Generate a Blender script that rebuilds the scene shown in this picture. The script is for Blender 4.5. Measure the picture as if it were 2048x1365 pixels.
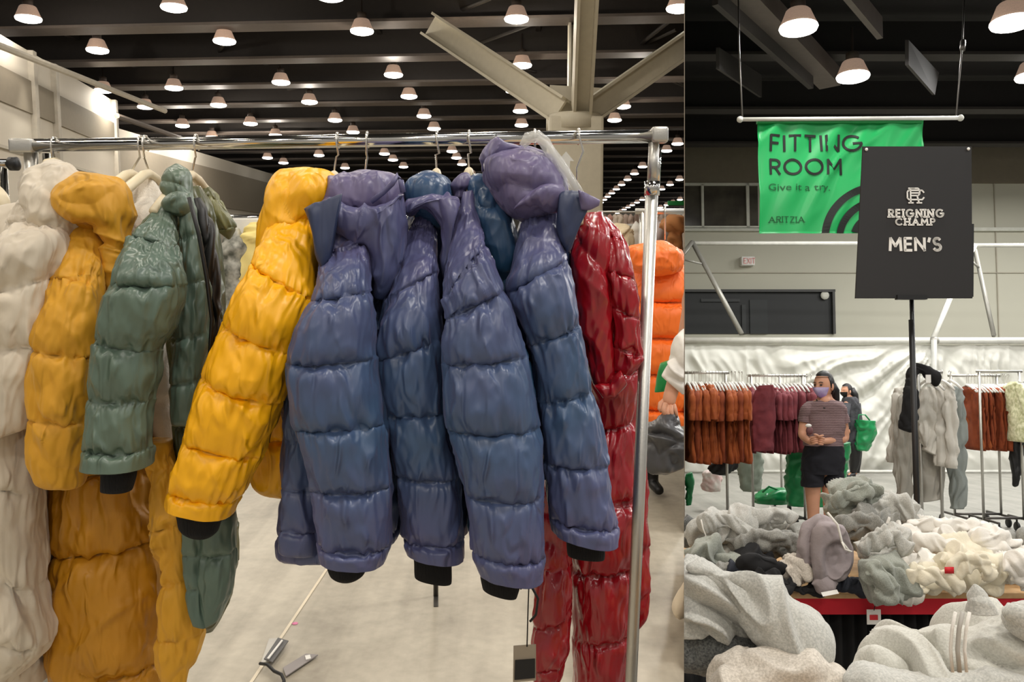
import bpy, bmesh, math, random
import numpy as np
from mathutils import Vector, Matrix

# ------------------------------------------------------------------ camera, world, exposure
for o in list(bpy.data.objects):
    bpy.data.objects.remove(o)
S = bpy.context.scene
COL = S.collection
F = 1700.0
CX, CY = 1024.0, 682.5
WL = Matrix.Translation((0, 0, 1.5)) @ Matrix.Rotation(math.pi/2 - math.atan(172.5/F), 4, 'X')
WR = Matrix.Translation((0, 0, 1.47)) @ Matrix.Rotation(math.pi/2 + math.atan(97.5/F), 4, 'X')
M_RIGHT = WL @ WR.inverted()          # the second hall stands on ground that slopes away from the first
cam_d = bpy.data.cameras.new('camera')
cam_d.lens = F/2048*36
cam_d.sensor_width = 36
cam_d.clip_end = 300
cam = bpy.data.objects.new('camera', cam_d)
COL.objects.link(cam)
cam.matrix_world = WL
S.camera = cam
S.view_settings.view_transform = 'Standard'
S.view_settings.look = 'None'
S.view_settings.gamma = 1
S.view_settings.use_curve_mapping = False
S.view_settings.exposure = 0.0
w = bpy.data.worlds.new('world')
S.world = w
w.use_nodes = True
w.node_tree.nodes['Background'].inputs[0].default_value = (1.0, 0.95, 0.88, 1)
w.node_tree.nodes['Background'].inputs[1].default_value = 0.42

class Room:
    def __init__(s, W):
        s.o = np.array(W.translation); s.R = np.array(W.to_3x3())
    def ray(s, px, py):
        return s.R @ np.array([(px-CX)/F, -(py-CY)/F, -1.0])
    def at(s, px, py, Y):
        d = s.ray(px, py); return s.o + d*(Y/d[1])
    def on(s, px, py, z):
        d = s.ray(px, py); return s.o + d*((z-s.o[2])/d[2])
LR, RR = Room(WL), Room(WR)
CUR = {'room': LR, 'right': False}
RIGHT = []
def use(right):
    CUR['right'] = right; CUR['room'] = RR if right else LR

def lamp_light(x, y, z, power, col, size=0.5):
    d = bpy.data.lights.new('lamp_light', 'AREA'); d.shape = 'DISK'; d.size = size
    d.energy = power; d.color = col
    o = bpy.data.objects.new('lamp_light', d); COL.objects.link(o); o.location = (x, y, z)
    if CUR['right']: RIGHT.append(o)
WARM, COOL = (1.0, 0.91, 0.79), (1.0, 0.98, 0.95)
LP, RP = 52, 66
use(False)
for y in (-7, -3.2, 0.6, 4.4, 8.2):
    for x in (-9, -5.5, -2, 1.2):
        if y > 5:
            d_ = bpy.data.lights.new('lamp_bulb', 'POINT'); d_.energy = 110; d_.color = WARM; d_.shadow_soft_size = .2
            o_ = bpy.data.objects.new('lamp_bulb', d_); COL.objects.link(o_); o_.location = (x, y, 5.95); continue
        lamp_light(x, y, 5.95, LP, WARM)
for y in (13, 18, 24, 31):  # extra discs added to brighten the left wall, column and far floor
    for x in (-11, -6.5, -1):
        lamp_light(x, y, 5.95, 130 if x < -10 else 90, WARM)
for (px_, py_) in ((57, 40), (348, 18), (724, 65), (1033, 41), (437, 212), (619, 206), (1044, 133), (1246, 215), (787, 152), (1280, 169), (365, 253), (424, 276), (551, 272)):
    q_ = LR.on(px_, py_, 1.5+4.7)
    d_ = bpy.data.lights.new('lamp_bulb', 'POINT'); d_.energy = 75 if py_ < 240 else 230; d_.color = WARM; d_.shadow_soft_size = .09
    o_ = bpy.data.objects.new('lamp_bulb', d_); COL.objects.link(o_); o_.location = (q_[0], q_[1], q_[2]-.14)
use(True)
for (px_, py_, w_) in ((1597, 60, 78), (2024, 50, 84), (1706, 157, 66), (2062, 157, 60)):
    q_ = RR.at(px_, py_, .5*F/w_)
    lamp_light(q_[0], q_[1], q_[2]-.06, 165, COOL, .44)
for y in (9, 12.5, 16):  # unseen lights added beyond the right edge to brighten back wall and curtain
    for x in (10.5, 14.5):
        lamp_light(x, y, 6.1, 190 if y > 14 else 120, COOL)
for y in (-4, 0, 4.0, 8):
    for x in (1.8, 5.2, 8.5):
        lamp_light(x + 0.15*max(y, 0), y, 5.6, RP, COOL)

# ------------------------------------------------------------------ helpers
def lin(c):
    return tuple(((v/255)/12.92 if v/255 <= 0.04045 else ((v/255+0.055)/1.055)**2.4) for v in c)
PERM = np.random.RandomState(7).permutation(256)
PERM = np.concatenate([PERM, PERM, PERM])
GR = np.random.RandomState(3).normal(size=(256, 3)); GR /= np.linalg.norm(GR, axis=1)[:, None]
def noise(x, y, z):
    x, y, z = np.broadcast_arrays(np.asarray(x, float), y, z)
    xi, yi, zi = np.floor(x).astype(int), np.floor(y).astype(int), np.floor(z).astype(int)
    xf, yf, zf = x-xi, y-yi, z-zi
    u, v, w_ = [t*t*t*(t*(t*6-15)+10) for t in (xf, yf, zf)]
    r = 0
    for i in (0, 1):
        for j in (0, 1):
            for k in (0, 1):
                h = PERM[(PERM[(PERM[(xi+i) & 255] + yi+j) & 255] + zi+k) & 255]
                g = GR[h]
                r = r + (g[..., 0]*(xf-i)+g[..., 1]*(yf-j)+g[..., 2]*(zf-k)) * \
                    (u if i else 1-u)*(v if j else 1-v)*(w_ if k else 1-w_)
    return r*1.5
def fbm(x, y, z, n=3):
    r, a, f = 0, 1.0, 1.0
    for i in range(n):
        r = r + a*noise(x*f+i*7.1, y*f+i*3.3, z*f); a *= 0.5; f *= 2.03
    return r
def ridge(x, y, z):
    return 1 - np.abs(noise(x, y, z))*2.2

MATS = {}
def mat(name, rgb, rough=0.6, metal=0.0, var=0.06, vscale=8, bump=0.0, bscale=60, bstretch=(1, 1, 1), coat=0.0,
        sheen=0.0, sheen_tint=(1, 1, 1), rgb2=None, emit=0, spec=0.5, alpha=1.0, trans=0.0, distort=0.6, crisp=False, bdist=0.004):
    if name in MATS: return MATS[name]
    m = bpy.data.materials.new(name); m.use_nodes = True
    nt = m.node_tree; b = nt.nodes['Principled BSDF']
    c = lin(rgb)
    tc = nt.nodes.new('ShaderNodeTexCoord')
    mp = nt.nodes.new('ShaderNodeMapping'); mp.inputs['Scale'].default_value = bstretch
    nt.links.new(tc.outputs['Object'], mp.inputs[0])
    n = nt.nodes.new('ShaderNodeTexNoise'); n.inputs['Scale'].default_value = vscale
    n.inputs['Detail'].default_value = 4
    nt.links.new(tc.outputs['Object'], n.inputs['Vector'])
    r = nt.nodes.new('ShaderNodeValToRGB')
    c2 = lin(rgb2) if rgb2 else tuple(v*(1+var) for v in c)
    c1 = c if rgb2 else tuple(v*(1-var) for v in c)
    r.color_ramp.elements[0].position = 0.35; r.color_ramp.elements[1].position = 0.65
    r.color_ramp.elements[0].color = (*c1, 1); r.color_ramp.elements[1].color = (*c2, 1)
    nt.links.new(n.outputs['Fac'], r.inputs[0]); nt.links.new(r.outputs[0], b.inputs['Base Color'])
    b.inputs['Roughness'].default_value = rough; b.inputs['Metallic'].default_value = metal
    b.inputs['Coat Weight'].default_value = coat; b.inputs['Coat Roughness'].default_value = 0.25
    b.inputs['Sheen Weight'].default_value = sheen; b.inputs['Sheen Tint'].default_value = (*sheen_tint, 1)
    b.inputs['Specular IOR Level'].default_value = spec
    b.inputs['Alpha'].default_value = alpha
    b.inputs['Transmission Weight'].default_value = trans
    if emit:
        b.inputs['Emission Color'].default_value = (*c, 1); b.inputs['Emission Strength'].default_value = emit
    if bump:
        n2 = nt.nodes.new('ShaderNodeTexNoise'); n2.inputs['Scale'].default_value = bscale
        n2.inputs['Detail'].default_value = 3; n2.inputs['Distortion'].default_value = distort
        nt.links.new(mp.outputs[0], n2.inputs['Vector'])
        if crisp:
            n2.noise_type = 'RIDGED_MULTIFRACTAL'; n2.inputs['Detail'].default_value = 2; n2.inputs['Roughness'].default_value = .5
        bp = nt.nodes.new('ShaderNodeBump'); bp.inputs['Strength'].default_value = bump
        bp.inputs['Distance'].default_value = bdist
        nt.links.new(n2.outputs['Fac'], bp.inputs['Height']); nt.links.new(bp.outputs[0], b.inputs['Normal'])
    MATS[name] = m
    return m
def heather(name, a, b_):
    return mat(name, a, rough=0.9, rgb2=b_, vscale=260, bump=0.3, bscale=300, sheen=0.2)

def new_root(name, base, label=None, cat=None, group=None, kind=None, mesh=None):
    o = bpy.data.objects.new(name, mesh); COL.objects.link(o)
    o.location = base
    if label: o['label'] = label
    if cat: o['category'] = cat
    if group: o['group'] = group
    if kind: o['kind'] = kind
    if CUR['right']: RIGHT.append(o)
    return o
def thing(name, label, cat, base, group=None):
    return new_root(name, tuple(base), label, cat, group)
def mesh_of(name, V, Fc, m, smooth=True):
    me = bpy.data.meshes.new(name)
    me.from_pydata([tuple(v) for v in V], [], [tuple(f) for f in Fc])
    if m: me.materials.append(m)
    if smooth: me.shade_smooth()
    me.update()
    return me
def base_of(root):
    b = np.array(root.location)
    p = root.parent
    while p is not None:
        b = b + np.array(p.location); p = p.parent
    return b
def part(name, geo, m, root, smooth=True, label=None, kind=None):
    V, Fc = geo
    V = np.asarray(V, float)
    V = V - base_of(root)
    o = bpy.data.objects.new(name, mesh_of(name, V, Fc, m, smooth)); COL.objects.link(o)
    o.parent = root
    if label: o['label'] = label
    if kind: o['kind'] = kind
    return o
def single(name, geo, m, label, cat, group=None, kind=None, smooth=True, base=None):
    V, Fc = geo
    V = np.asarray(V, float)
    if base is None:
        base = np.array([(V[:, 0].min()+V[:, 0].max())/2, (V[:, 1].min()+V[:, 1].max())/2, V[:, 2].min()])
    return new_root(name, tuple(base), label, cat, group, kind, mesh_of(name, V-base, Fc, m, smooth))
def struct(name, geo, m, smooth=False, label=None):
    return single(name, geo, m, label, None, kind='structure', smooth=smooth)
def copy_tree(o, parent=None):
    c = o.copy(); COL.objects.link(c)
    if parent is not None: c.parent = parent
    elif CUR['right']: RIGHT.append(c)
    for ch in o.children: copy_tree(ch, c)
    return c
def merge(*gs):
    V, Fc, n = [], [], 0
    for v, f in gs:
        V.append(np.asarray(v, float)); Fc += [tuple(i+n for i in q) for q in f]; n += len(v)
    return np.concatenate(V), Fc
def box(x0, y0, z0, x1, y1, z1):
    V = [(x, y, z) for x in (x0, x1) for y in (y0, y1) for z in (z0, z1)]
    return np.array(V, float), [(0, 1, 3, 2), (4, 6, 7, 5), (0, 4, 5, 1), (2, 3, 7, 6), (0, 2, 6, 4), (1, 5, 7, 3)]
def bbox(x0, y0, z0, x1, y1, z1, b=0.01):
    """box with chamfered vertical and horizontal edges"""
    bm = bmesh.new(); V, Fc = box(x0, y0, z0, x1, y1, z1)
    vs = [bm.verts.new(v) for v in V]
    for f in Fc: bm.faces.new([vs[i] for i in f])
    bmesh.ops.recalc_face_normals(bm, faces=bm.faces)
    bmesh.ops.bevel(bm, geom=list(bm.edges), offset=b, segments=2, affect='EDGES', profile=0.6)
    bm.verts.index_update()
    r = (np.array([v.co[:] for v in bm.verts]), [tuple(v.index for v in f.verts) for f in bm.faces]); bm.free()
    return r
def prism(pts, thick_vec):
    """polygon (3D points) extruded along thick_vec"""
    n = len(pts); P = [np.array(p, float) for p in pts]; T = np.array(thick_vec, float)
    V = P + [p+T for p in P]
    Fc = [tuple(range(n))[::-1], tuple(range(n, 2*n))] + [(i, (i+1) % n, n+(i+1) % n, n+i) for i in range(n)]
    return np.array(V), Fc
def tube(pts, r, n=12, cap=True):
    P = [np.array(p, float) for p in pts]; V, Fc = [], []
    rr = r if hasattr(r, '__len__') else [r]*len(P)
    up = None
    for i, p in enumerate(P):
        t = (P[min(i+1, len(P)-1)]-P[max(i-1, 0)]); t /= np.linalg.norm(t)+1e-9
        if up is None: up = np.array([0, 0, 1.0]) if abs(t[2]) < 0.9 else np.array([1.0, 0, 0])
        a = np.cross(t, up); a /= np.linalg.norm(a)+1e-9; b = np.cross(a, t); up = b
        for k in range(n):
            an = 2*math.pi*k/n; V.append(p+rr[i]*(math.cos(an)*a+math.sin(an)*b))
    for i in range(len(P)-1):
        for k in range(n):
            k2 = (k+1) % n; Fc.append((i*n+k, i*n+k2, (i+1)*n+k2, (i+1)*n+k))
    if cap: Fc.append(tuple(range(n))[::-1]); Fc.append(tuple((len(P)-1)*n+k for k in range(n)))
    return np.array(V), Fc
def lathe(prof, c, n=24, axis='z'):
    V, Fc = [], []
    for r, z in prof:
        for k in range(n):
            a = 2*math.pi*k/n
            q = (r*math.cos(a), r*math.sin(a), z) if axis == 'z' else ((z, r*math.cos(a), r*math.sin(a)) if axis == 'x' else (r*math.cos(a), z, r*math.sin(a)))
            V.append((c[0]+q[0], c[1]+q[1], c[2]+q[2]))
    for i in range(len(prof)-1):
        for k in range(n):
            k2 = (k+1) % n; Fc.append((i*n+k, i*n+k2, (i+1)*n+k2, (i+1)*n+k))
    Fc.append(tuple(range(n))[::-1]); Fc.append(tuple((len(prof)-1)*n+k for k in range(n)))
    return np.array(V), Fc
def sphere(c, rx, ry, rz, n=16, m=10):
    prof = [(max(math.sin(math.pi*i/m), 1e-3), -math.cos(math.pi*i/m)) for i in range(m+1)]
    V, Fc = lathe(prof, (0, 0, 0), n)
    return V*np.array([rx, ry, rz])+np.array(c), Fc

def crom(A, per, ks):
    """catmull-rom over rows; returns samples and param"""
    A = np.asarray(A, float); n = len(A); out, tt = [], []
    for i in range(n-1):
        p0, p1, p2, p3 = A[max(i-1, 0)], A[i], A[i+1], A[min(i+2, n-1)]
        m = per[i]
        for k in range(m + (1 if i == n-2 else 0)):
            t = k/m
            # half-strength tangents keep the outline close to the given rows
            q = 0.5*((2*p1)+(-p0+p2)*t+(2*p0-5*p1+4*p2-p3)*t*t+(-p0+3*p1-3*p2+p3)*t**3)
            out.append(q); tt.append(i+t)
    return np.array(out), np.array(tt)

def loft(C, A, B, seams, nu=128, nv=18, notch=(0.05, 0.32), wr=(0.004, 0.003, 0.008), seed=0, fold=0.0,
         ends=(1, 1), sq=0.86, stretch=(1, 1, 1), fscale=9.0, fz=1.0):
    """C centre, A half side vector, B half front vector per row; seams flags per row"""
    n = len(C); per = [nv]*(n-1)
    A_ = np.concatenate([C, A, B], axis=1)
    Q, T = crom(A_, per, None)
    C_, A2, B2 = Q[:, 0:3], Q[:, 3:6], Q[:, 6:9]
    sp = [i for i in range(n) if seams[i]]
    if 0 not in sp: sp = [0]+sp
    if n-1 not in sp: sp = sp+[n-1]
    arc = np.concatenate([[0], np.cumsum(np.linalg.norm(np.diff(C_, axis=0), axis=1))])
    def arc_at(t): return np.interp(t, T, arc)
    sn = np.zeros(len(T)); dist = np.ones(len(T)); sgn = np.zeros(len(T)); seg = np.zeros(len(T))
    for a, b in zip(sp[:-1], sp[1:]):
        k = (T >= a) & (T <= b); la, lb = arc_at(a), arc_at(b)
        s = (arc[k]-la)/max(lb-la, 1e-6)
        v = (1-np.clip(np.abs(2*s-1), 0, 1)**3.4)**0.58
        ea = ends[0] if a == 0 and not seams[0] else 1
        eb = ends[1] if b == n-1 and not seams[n-1] else 1
        nn = 1-v
        nn = np.where(s < 0.5, nn*ea, nn*eb)
        sn[k] = nn
        da = (arc[k]-la); db = (lb-arc[k])
        dist[k] = np.minimum(da, db); seg[k] = a
    u = np.linspace(0, 2*math.pi, nu, endpoint=False)
    cu, su = np.cos(u), np.sin(u)
    cu = np.sign(cu)*np.abs(cu)**sq; su = np.sign(su)*np.abs(su)**sq
    wA = (1-notch[0]*sn); wB = (1-notch[1]*sn)
    # pinch ends closed
    endt = np.ones(len(T))
    L = arc[-1]
    for e, (s0) in ((ends[0], arc), (ends[1], L-arc)):
        if e < 0:   # rounded end
            rr = abs(e)
            endt = endt*np.sqrt(np.clip(1-(1-np.clip(s0/(rr), 0, 1))**2, 0.0004, 1))
    dseam = np.full(len(T), 9.0)
    for a in range(n):
        if seams[a]: dseam = np.minimum(dseam, np.abs(arc-arc_at(a)))
    P = C_[:, None, :] + (A2*(wA*endt)[:, None])[:, None, :]*cu[None, :, None] + (B2*(wB*endt)[:, None])[:, None, :]*su[None, :, None]
    # normals
    du = np.roll(P, -1, 1)-np.roll(P, 1, 1)
    dv = np.gradient(P, axis=0)
    N = np.cross(du, dv); N /= (np.linalg.norm(N, axis=2, keepdims=True)+1e-9)
    out = P-C_[:, None, :]
    flip = np.sign((N*out).sum(2).mean()); N *= flip
    x, y, z = P[..., 0]*stretch[0], P[..., 1]*stretch[1], P[..., 2]*stretch[2]
    per_u = np.linalg.norm(A2, axis=1).mean()+np.linalg.norm(B2, axis=1).mean()
    uu = (u/(2*math.pi))[None, :]*per_u*4
    uu = np.minimum(uu, per_u*4-uu)+0*P[..., 0]
    vv = arc[:, None]+0*P[..., 0]
    sd = seed*11.37
    prox = np.exp(-dseam/0.042)[:, None]
    puck = ((ridge(uu*40+sd, vv*7, seg[:, None]*3.1)-0.35)*1.0+(ridge(uu*70+sd, vv*14, seg[:, None]*3.1)-0.35)*.45)*prox*wr[0]
    cr = fbm(x*26+sd, y*26, z*11, 3)*wr[1]*(0.35+0.6*prox) + (ridge(x*24+z*8+sd, y*24, z*11-x*6)-0.6)*wr[1]*(0.4+1.1*prox)+(ridge(x*55-z*14+sd, y*50, z*16+x*8)-0.6)*wr[1]*.4
    big = noise(x*7+sd, y*7, z*7)*wr[2]
    D = puck+cr+big
    if fold:
        wx = noise(x*4+sd, y*4, z*4)*0.7
        rs_ = np.random.RandomState(int(seed)+5); th_ = rs_.uniform(0.2, 1.2)*(1 if rs_.rand() < .5 else -1) if fz == 1.0 else 0
        ca_, sa_ = math.cos(th_), math.sin(th_)
        if fz == 1.0:
            z, x = (z*ca_-x*sa_)*0.42, z*sa_+x*ca_
            wx = wx + noise(x*9+sd, y*6, z*9)*0.45
        bil = lambda n_: np.minimum(np.abs(n_)*2.6, 1)**.75
        D = D+(bil(noise(x*fscale*0.6+wx+sd, y*fscale*0.6+wx, z*fscale*fz+wx*1.5))-0.55)*fold + \
            (np.clip(1-np.abs(noise(x*fscale*0.9+wx*1.6+sd, y*fscale*0.8+wx, z*fscale*.55*fz+wx*2.2+3))*3.2, 0, 1)**1.4-0.3)*fold*(0.62 if fz == 1.0 else .35)
    D = D*(0.25+0.75*np.minimum(endt, 1))[:, None]*np.clip(np.minimum(arc, L-arc)/.03, .3, 1)[:, None]
    P = P+N*D[..., None]
    nvt = len(T)
    idx = np.arange(nvt*nu).reshape(nvt, nu)
    a, b, c, d = idx[:-1], np.roll(idx, -1, 1)[:-1], np.roll(idx, -1, 1)[1:], idx[1:]
    Q = np.stack([a, b, c, d], -1).reshape(-1, 4)
    if flip < 0: Q = Q[:, ::-1]
    V = P.reshape(-1, 3)
    Fc = [tuple(q) for q in Q.tolist()]
    c0, c1 = len(V), len(V)+1
    V = np.concatenate([V, [P[0].mean(0)], [P[-1].mean(0)]])
    for k in range(nu):
        k2 = (k+1) % nu
        Fc.append((c0, k2, k) if flip > 0 else (c0, k, k2))
        b_ = (nvt-1)*nu
        Fc.append((c1, b_+k, b_+k2) if flip > 0 else (c1, b_+k2, b_+k))
    return V, Fc
def puff(rows, Y0, Y1=None, t=0.07, ramp=0.35, tdir=None, **kw):
    """rows: (xl, yl, xr, yr[, seam]) in photograph pixels at distance Y0 -> Y1"""
    R = CUR['room']; n = len(rows)
    if Y1 is None: Y1 = Y0
    C, A, B, sm = [], [], [], []
    for i, r in enumerate(rows):
        f = min(1, (i/(n-1))/ramp) if ramp > 0 else 1
        Y = Y0+(Y1-Y0)*f*f*(3-2*f)
        if len(r) > 5: Y = r[5]
        p, q = R.at(r[0], r[1], Y), R.at(r[2], r[3], Y)
        c = (p+q)/2; a = (q-p)/2
        hw = np.linalg.norm(a)
        tt = min(t, hw*1.15) if tdir is None else t
        C.append(c); A.append(a); B.append(np.array([0, -tt, 0])); sm.append(r[4] if len(r) > 4 else 0)
    return loft(np.array(C), np.array(A), np.array(B), sm, **kw)

# ------------------------------------------------------------------ materials
NY = dict(bump=1.0, bscale=22, bstretch=(1.5, 1.5, 0.5), distort=0.8, crisp=True, bdist=0.012)
m_white = mat('ivory_down_nylon', (206, 194, 174), rough=0.62, sheen=0.25, **NY)
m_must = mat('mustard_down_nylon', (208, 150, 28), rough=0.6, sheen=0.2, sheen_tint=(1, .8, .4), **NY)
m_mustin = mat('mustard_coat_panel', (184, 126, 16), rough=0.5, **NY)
m_green = mat('sage_green_nylon', (84, 104, 94), rgb2=(96, 112, 96), vscale=3, rough=0.36, **NY)
m_greend = mat('dark_green_nylon', (60, 72, 54), rgb2=(92, 92, 52), vscale=6, rough=0.34, **NY)
m_olive = mat('olive_nylon', (118, 118, 74), rgb2=(92, 104, 84), vscale=9, rough=0.35, **NY)
m_yel = mat('bright_yellow_nylon', (246, 178, 8), rough=0.42, var=0.04, **NY)
m_blue = mat('slate_blue_nylon', (60, 84, 116), rgb2=(88, 84, 122), vscale=2.2, rough=0.37, sheen=0.08, sheen_tint=(.75, .6, 1), **NY)  # second colour paints violet light reflections into the blue
m_teal = mat('teal_blue_nylon', (32, 74, 102), rgb2=(48, 74, 108), vscale=3, rough=0.36, sheen=0.05, sheen_tint=(.6, .6, 1), **NY)
m_purp = mat('blue_nylon_violet_sheen', (104, 94, 128), rgb2=(84, 82, 118), vscale=5, rough=0.4, sheen=0.1, sheen_tint=(.8, .65, 1), **NY)  # blue nylon with the violet reflections of its upper parts put into the colour
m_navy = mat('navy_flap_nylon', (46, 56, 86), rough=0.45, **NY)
m_red = mat('glossy_red_nylon', (152, 12, 26), rough=0.2, coat=0.5, **NY)
m_orange = mat('orange_nylon', (255, 122, 40), rough=0.5, **NY)
m_rib = mat('black_rib_knit', (14, 14, 16), rough=0.95, bump=0.8, bscale=120, bstretch=(3, 3, .2))
m_chrome = mat('chrome', (205, 203, 198), rough=0.12, metal=1.0, var=0.02)
m_steel = mat('brushed_steel', (196, 194, 188), rough=0.38, metal=1.0, bump=0.1, bscale=200)
m_dsteel = mat('dark_steel', (95, 92, 88), rough=0.4, metal=0.9)
m_wire = mat('hanger_wire', (215, 212, 205), rough=0.25, metal=0.9)
m_cream = mat('cream_plastic', (226, 212, 180), rough=0.45)
m_blackp = mat('black_plastic', (16, 16, 17), rough=0.45)
m_clear = mat('clear_plastic', (225, 225, 220), rough=0.12, alpha=0.42, spec=0.8)
m_ply = mat('plywood', (206, 172, 128), rough=0.7, rgb2=(188, 150, 104), vscale=20)
m_paper = mat('white_card', (232, 230, 224), rough=0.7)
m_tagred = mat('red_print', (200, 30, 40), rough=0.6)
m_skin = mat('skin', (205, 150, 120), rough=0.55, var=0.05)
m_hair = mat('black_hair', (18, 14, 14), rough=0.4, bump=0.5, bscale=120, bstretch=(3, 3, .3))

# ------------------------------------------------------------------ generic builders
def ribbon(pl, th, O, U, V_, N, depth):
    gs = []
    for (a, b) in zip(pl[:-1], pl[1:]):
        a = np.array(a, float); b = np.array(b, float); d = b-a; L = np.linalg.norm(d)
        if L < 1e-6: continue
        d /= L; n = np.array([-d[1], d[0]])*th/2; e = d*th*0.28
        pts = [a-e-n, b+e-n, b+e+n, a-e+n]
        gs.append(prism([O+p[0]*U+p[1]*V_ for p in pts], N*depth))
    return gs
def arc(cx, cy, rx, ry, a0, a1, n=14):
    return [(cx+rx*math.cos(math.radians(a0+(a1-a0)*i/n)), cy+ry*math.sin(math.radians(a0+(a1-a0)*i/n))) for i in range(n+1)]
GL = {
 'F': (.5, [[(0, 0), (0, 1)], [(0, 1), (.5, 1)], [(0, .52), (.44, .52)]]),
 'I': (0.0, [[(0, 0), (0, 1)]]),
 'T': (.6, [[(0, 1), (.6, 1)], [(.3, 0), (.3, 1)]]),
 'N': (.7, [[(0, 0), (0, 1), (.7, 0), (.7, 1)]]),
 'G': (.92, [arc(.48, .5, .48, .5, 48, 352, 20)+[(.95, .48), (.55, .48)]]),
 'R': (.56, [[(0, 0), (0, 1), (.3, 1)]+arc(.3, .74, .26, .26, 90, -90, 10)+[(.3, .48), (0, .48)], [(.28, .48), (.56, 0)]]),
 'O': (1.0, [arc(.5, .5, .5, .5, 0, 360, 26)]),
 'M': (.86, [[(0, 0), (.06, 1), (.43, .35), (.8, 1), (.86, 0)]]),
 'E': (.5, [[(.5, 1), (0, 1), (0, 0), (.5, 0)], [(0, .52), (.45, .52)]]),
 'S': (.52, [arc(.26, .75, .24, .25, 35, 270, 14)+arc(.26, .25, .26, .25, 90, -150, 14)]),
 "'": (.1, [[(.1, 1), (.02, .72)]]),
 'A': (.8, [[(0, 0), (.4, 1), (.8, 0)], [(.14, .34), (.66, .34)]]),
 'C': (.82, [arc(.48, .5, .48, .5, 48, 312, 18)]),
 'H': (.66, [[(0, 0), (0, 1)], [(.66, 0), (.66, 1)], [(0, .5), (.66, .5)]]),
 'P': (.54, [[(0, 0), (0, 1), (.28, 1)]+arc(.28, .73, .26, .27, 90, -90, 10)+[(.28, .46), (0, .46)]]),
 'X': (.6, [[(0, 0), (.6, 1)], [(0, 1), (.6, 0)]]),
 'Z': (.6, [[(0, 1), (.6, 1), (0, 0), (.6, 0)]]),
}
def word(txt, O, U, V_, N, th=0.14, gap=0.3, slab=0.0, fit=None, wx=1.0, depth=0.002):
    """U, V_: vectors of one em; fit: total width in em"""
    x = 0; items = []
    for ch in txt:
        if ch == ' ': x += 0.5; continue
        wd, pls = GL[ch]
        if slab and ch == 'I': pass
        for pl in pls:
            items.append([(x+p[0]*wx, p[1]) for p in pl])
            if slab:
                for q, q2 in ((pl[0], pl[1]), (pl[-1], pl[-2])):
                    if (abs(q[1]) < .02 or abs(q[1]-1) < .02) and abs(q[0]-q2[0]) < abs(q[1]-q2[1]):
                        items.append([(x+q[0]*wx-slab, q[1]), (x+q[0]*wx+slab, q[1])])
        x += wd*wx+gap
    tot = x-gap
    sx = (fit/tot) if fit else 1
    gs = []
    for pl in items:
        gs += ribbon([(p[0]*sx, p[1]) for p in pl], th, O, U, V_, N, depth)
    return merge(*gs)

def font_mesh(txt, O, U, V_, N, depth=0.002):
    cu = bpy.data.curves.new('txt', 'FONT'); cu.body = txt; cu.size = 1.38; cu.extrude = 0; cu.resolution_u = 3
    o = bpy.data.objects.new('txt', cu); COL.objects.link(o)
    bpy.context.view_layer.update()
    me = bpy.data.meshes.new_from_object(o.evaluated_get(bpy.context.evaluated_depsgraph_get()))
    V = [np.array(v.co[:]) for v in me.vertices]; Fc = [tuple(p.vertices) for p in me.polygons]
    bpy.data.objects.remove(o); bpy.data.meshes.remove(me)
    P = np.array([O+v[0]*U+v[1]*V_ + N*depth for v in V])
    return P, Fc

def skin(joints, edges, sub=2):
    """continuous body surface grown around joints; joints: name -> (x,y,z,r)"""
    names = list(joints); me = bpy.data.meshes.new('sk')
    me.from_pydata([joints[k][:3] for k in names], [(names.index(a), names.index(b)) for a, b in edges], [])
    o = bpy.data.objects.new('sk', me); COL.objects.link(o)
    o.modifiers.new('s', 'SKIN'); o.modifiers['s'].use_smooth_shade = True
    for i, k in enumerate(names):
        sv = me.skin_vertices[0].data[i]; sv.radius = (joints[k][3], joints[k][3]); sv.use_root = (i == 0)
    m2 = o.modifiers.new('u', 'SUBSURF'); m2.levels = sub; m2.render_levels = sub
    bpy.context.view_layer.update()
    ev = bpy.data.meshes.new_from_object(o.evaluated_get(bpy.context.evaluated_depsgraph_get()))
    V = np.array([v.co[:] for v in ev.vertices]); Fc = [tuple(p.vertices) for p in ev.polygons]
    bpy.data.objects.remove(o); bpy.data.meshes.remove(me); bpy.data.meshes.remove(ev)
    return V, Fc
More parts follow.
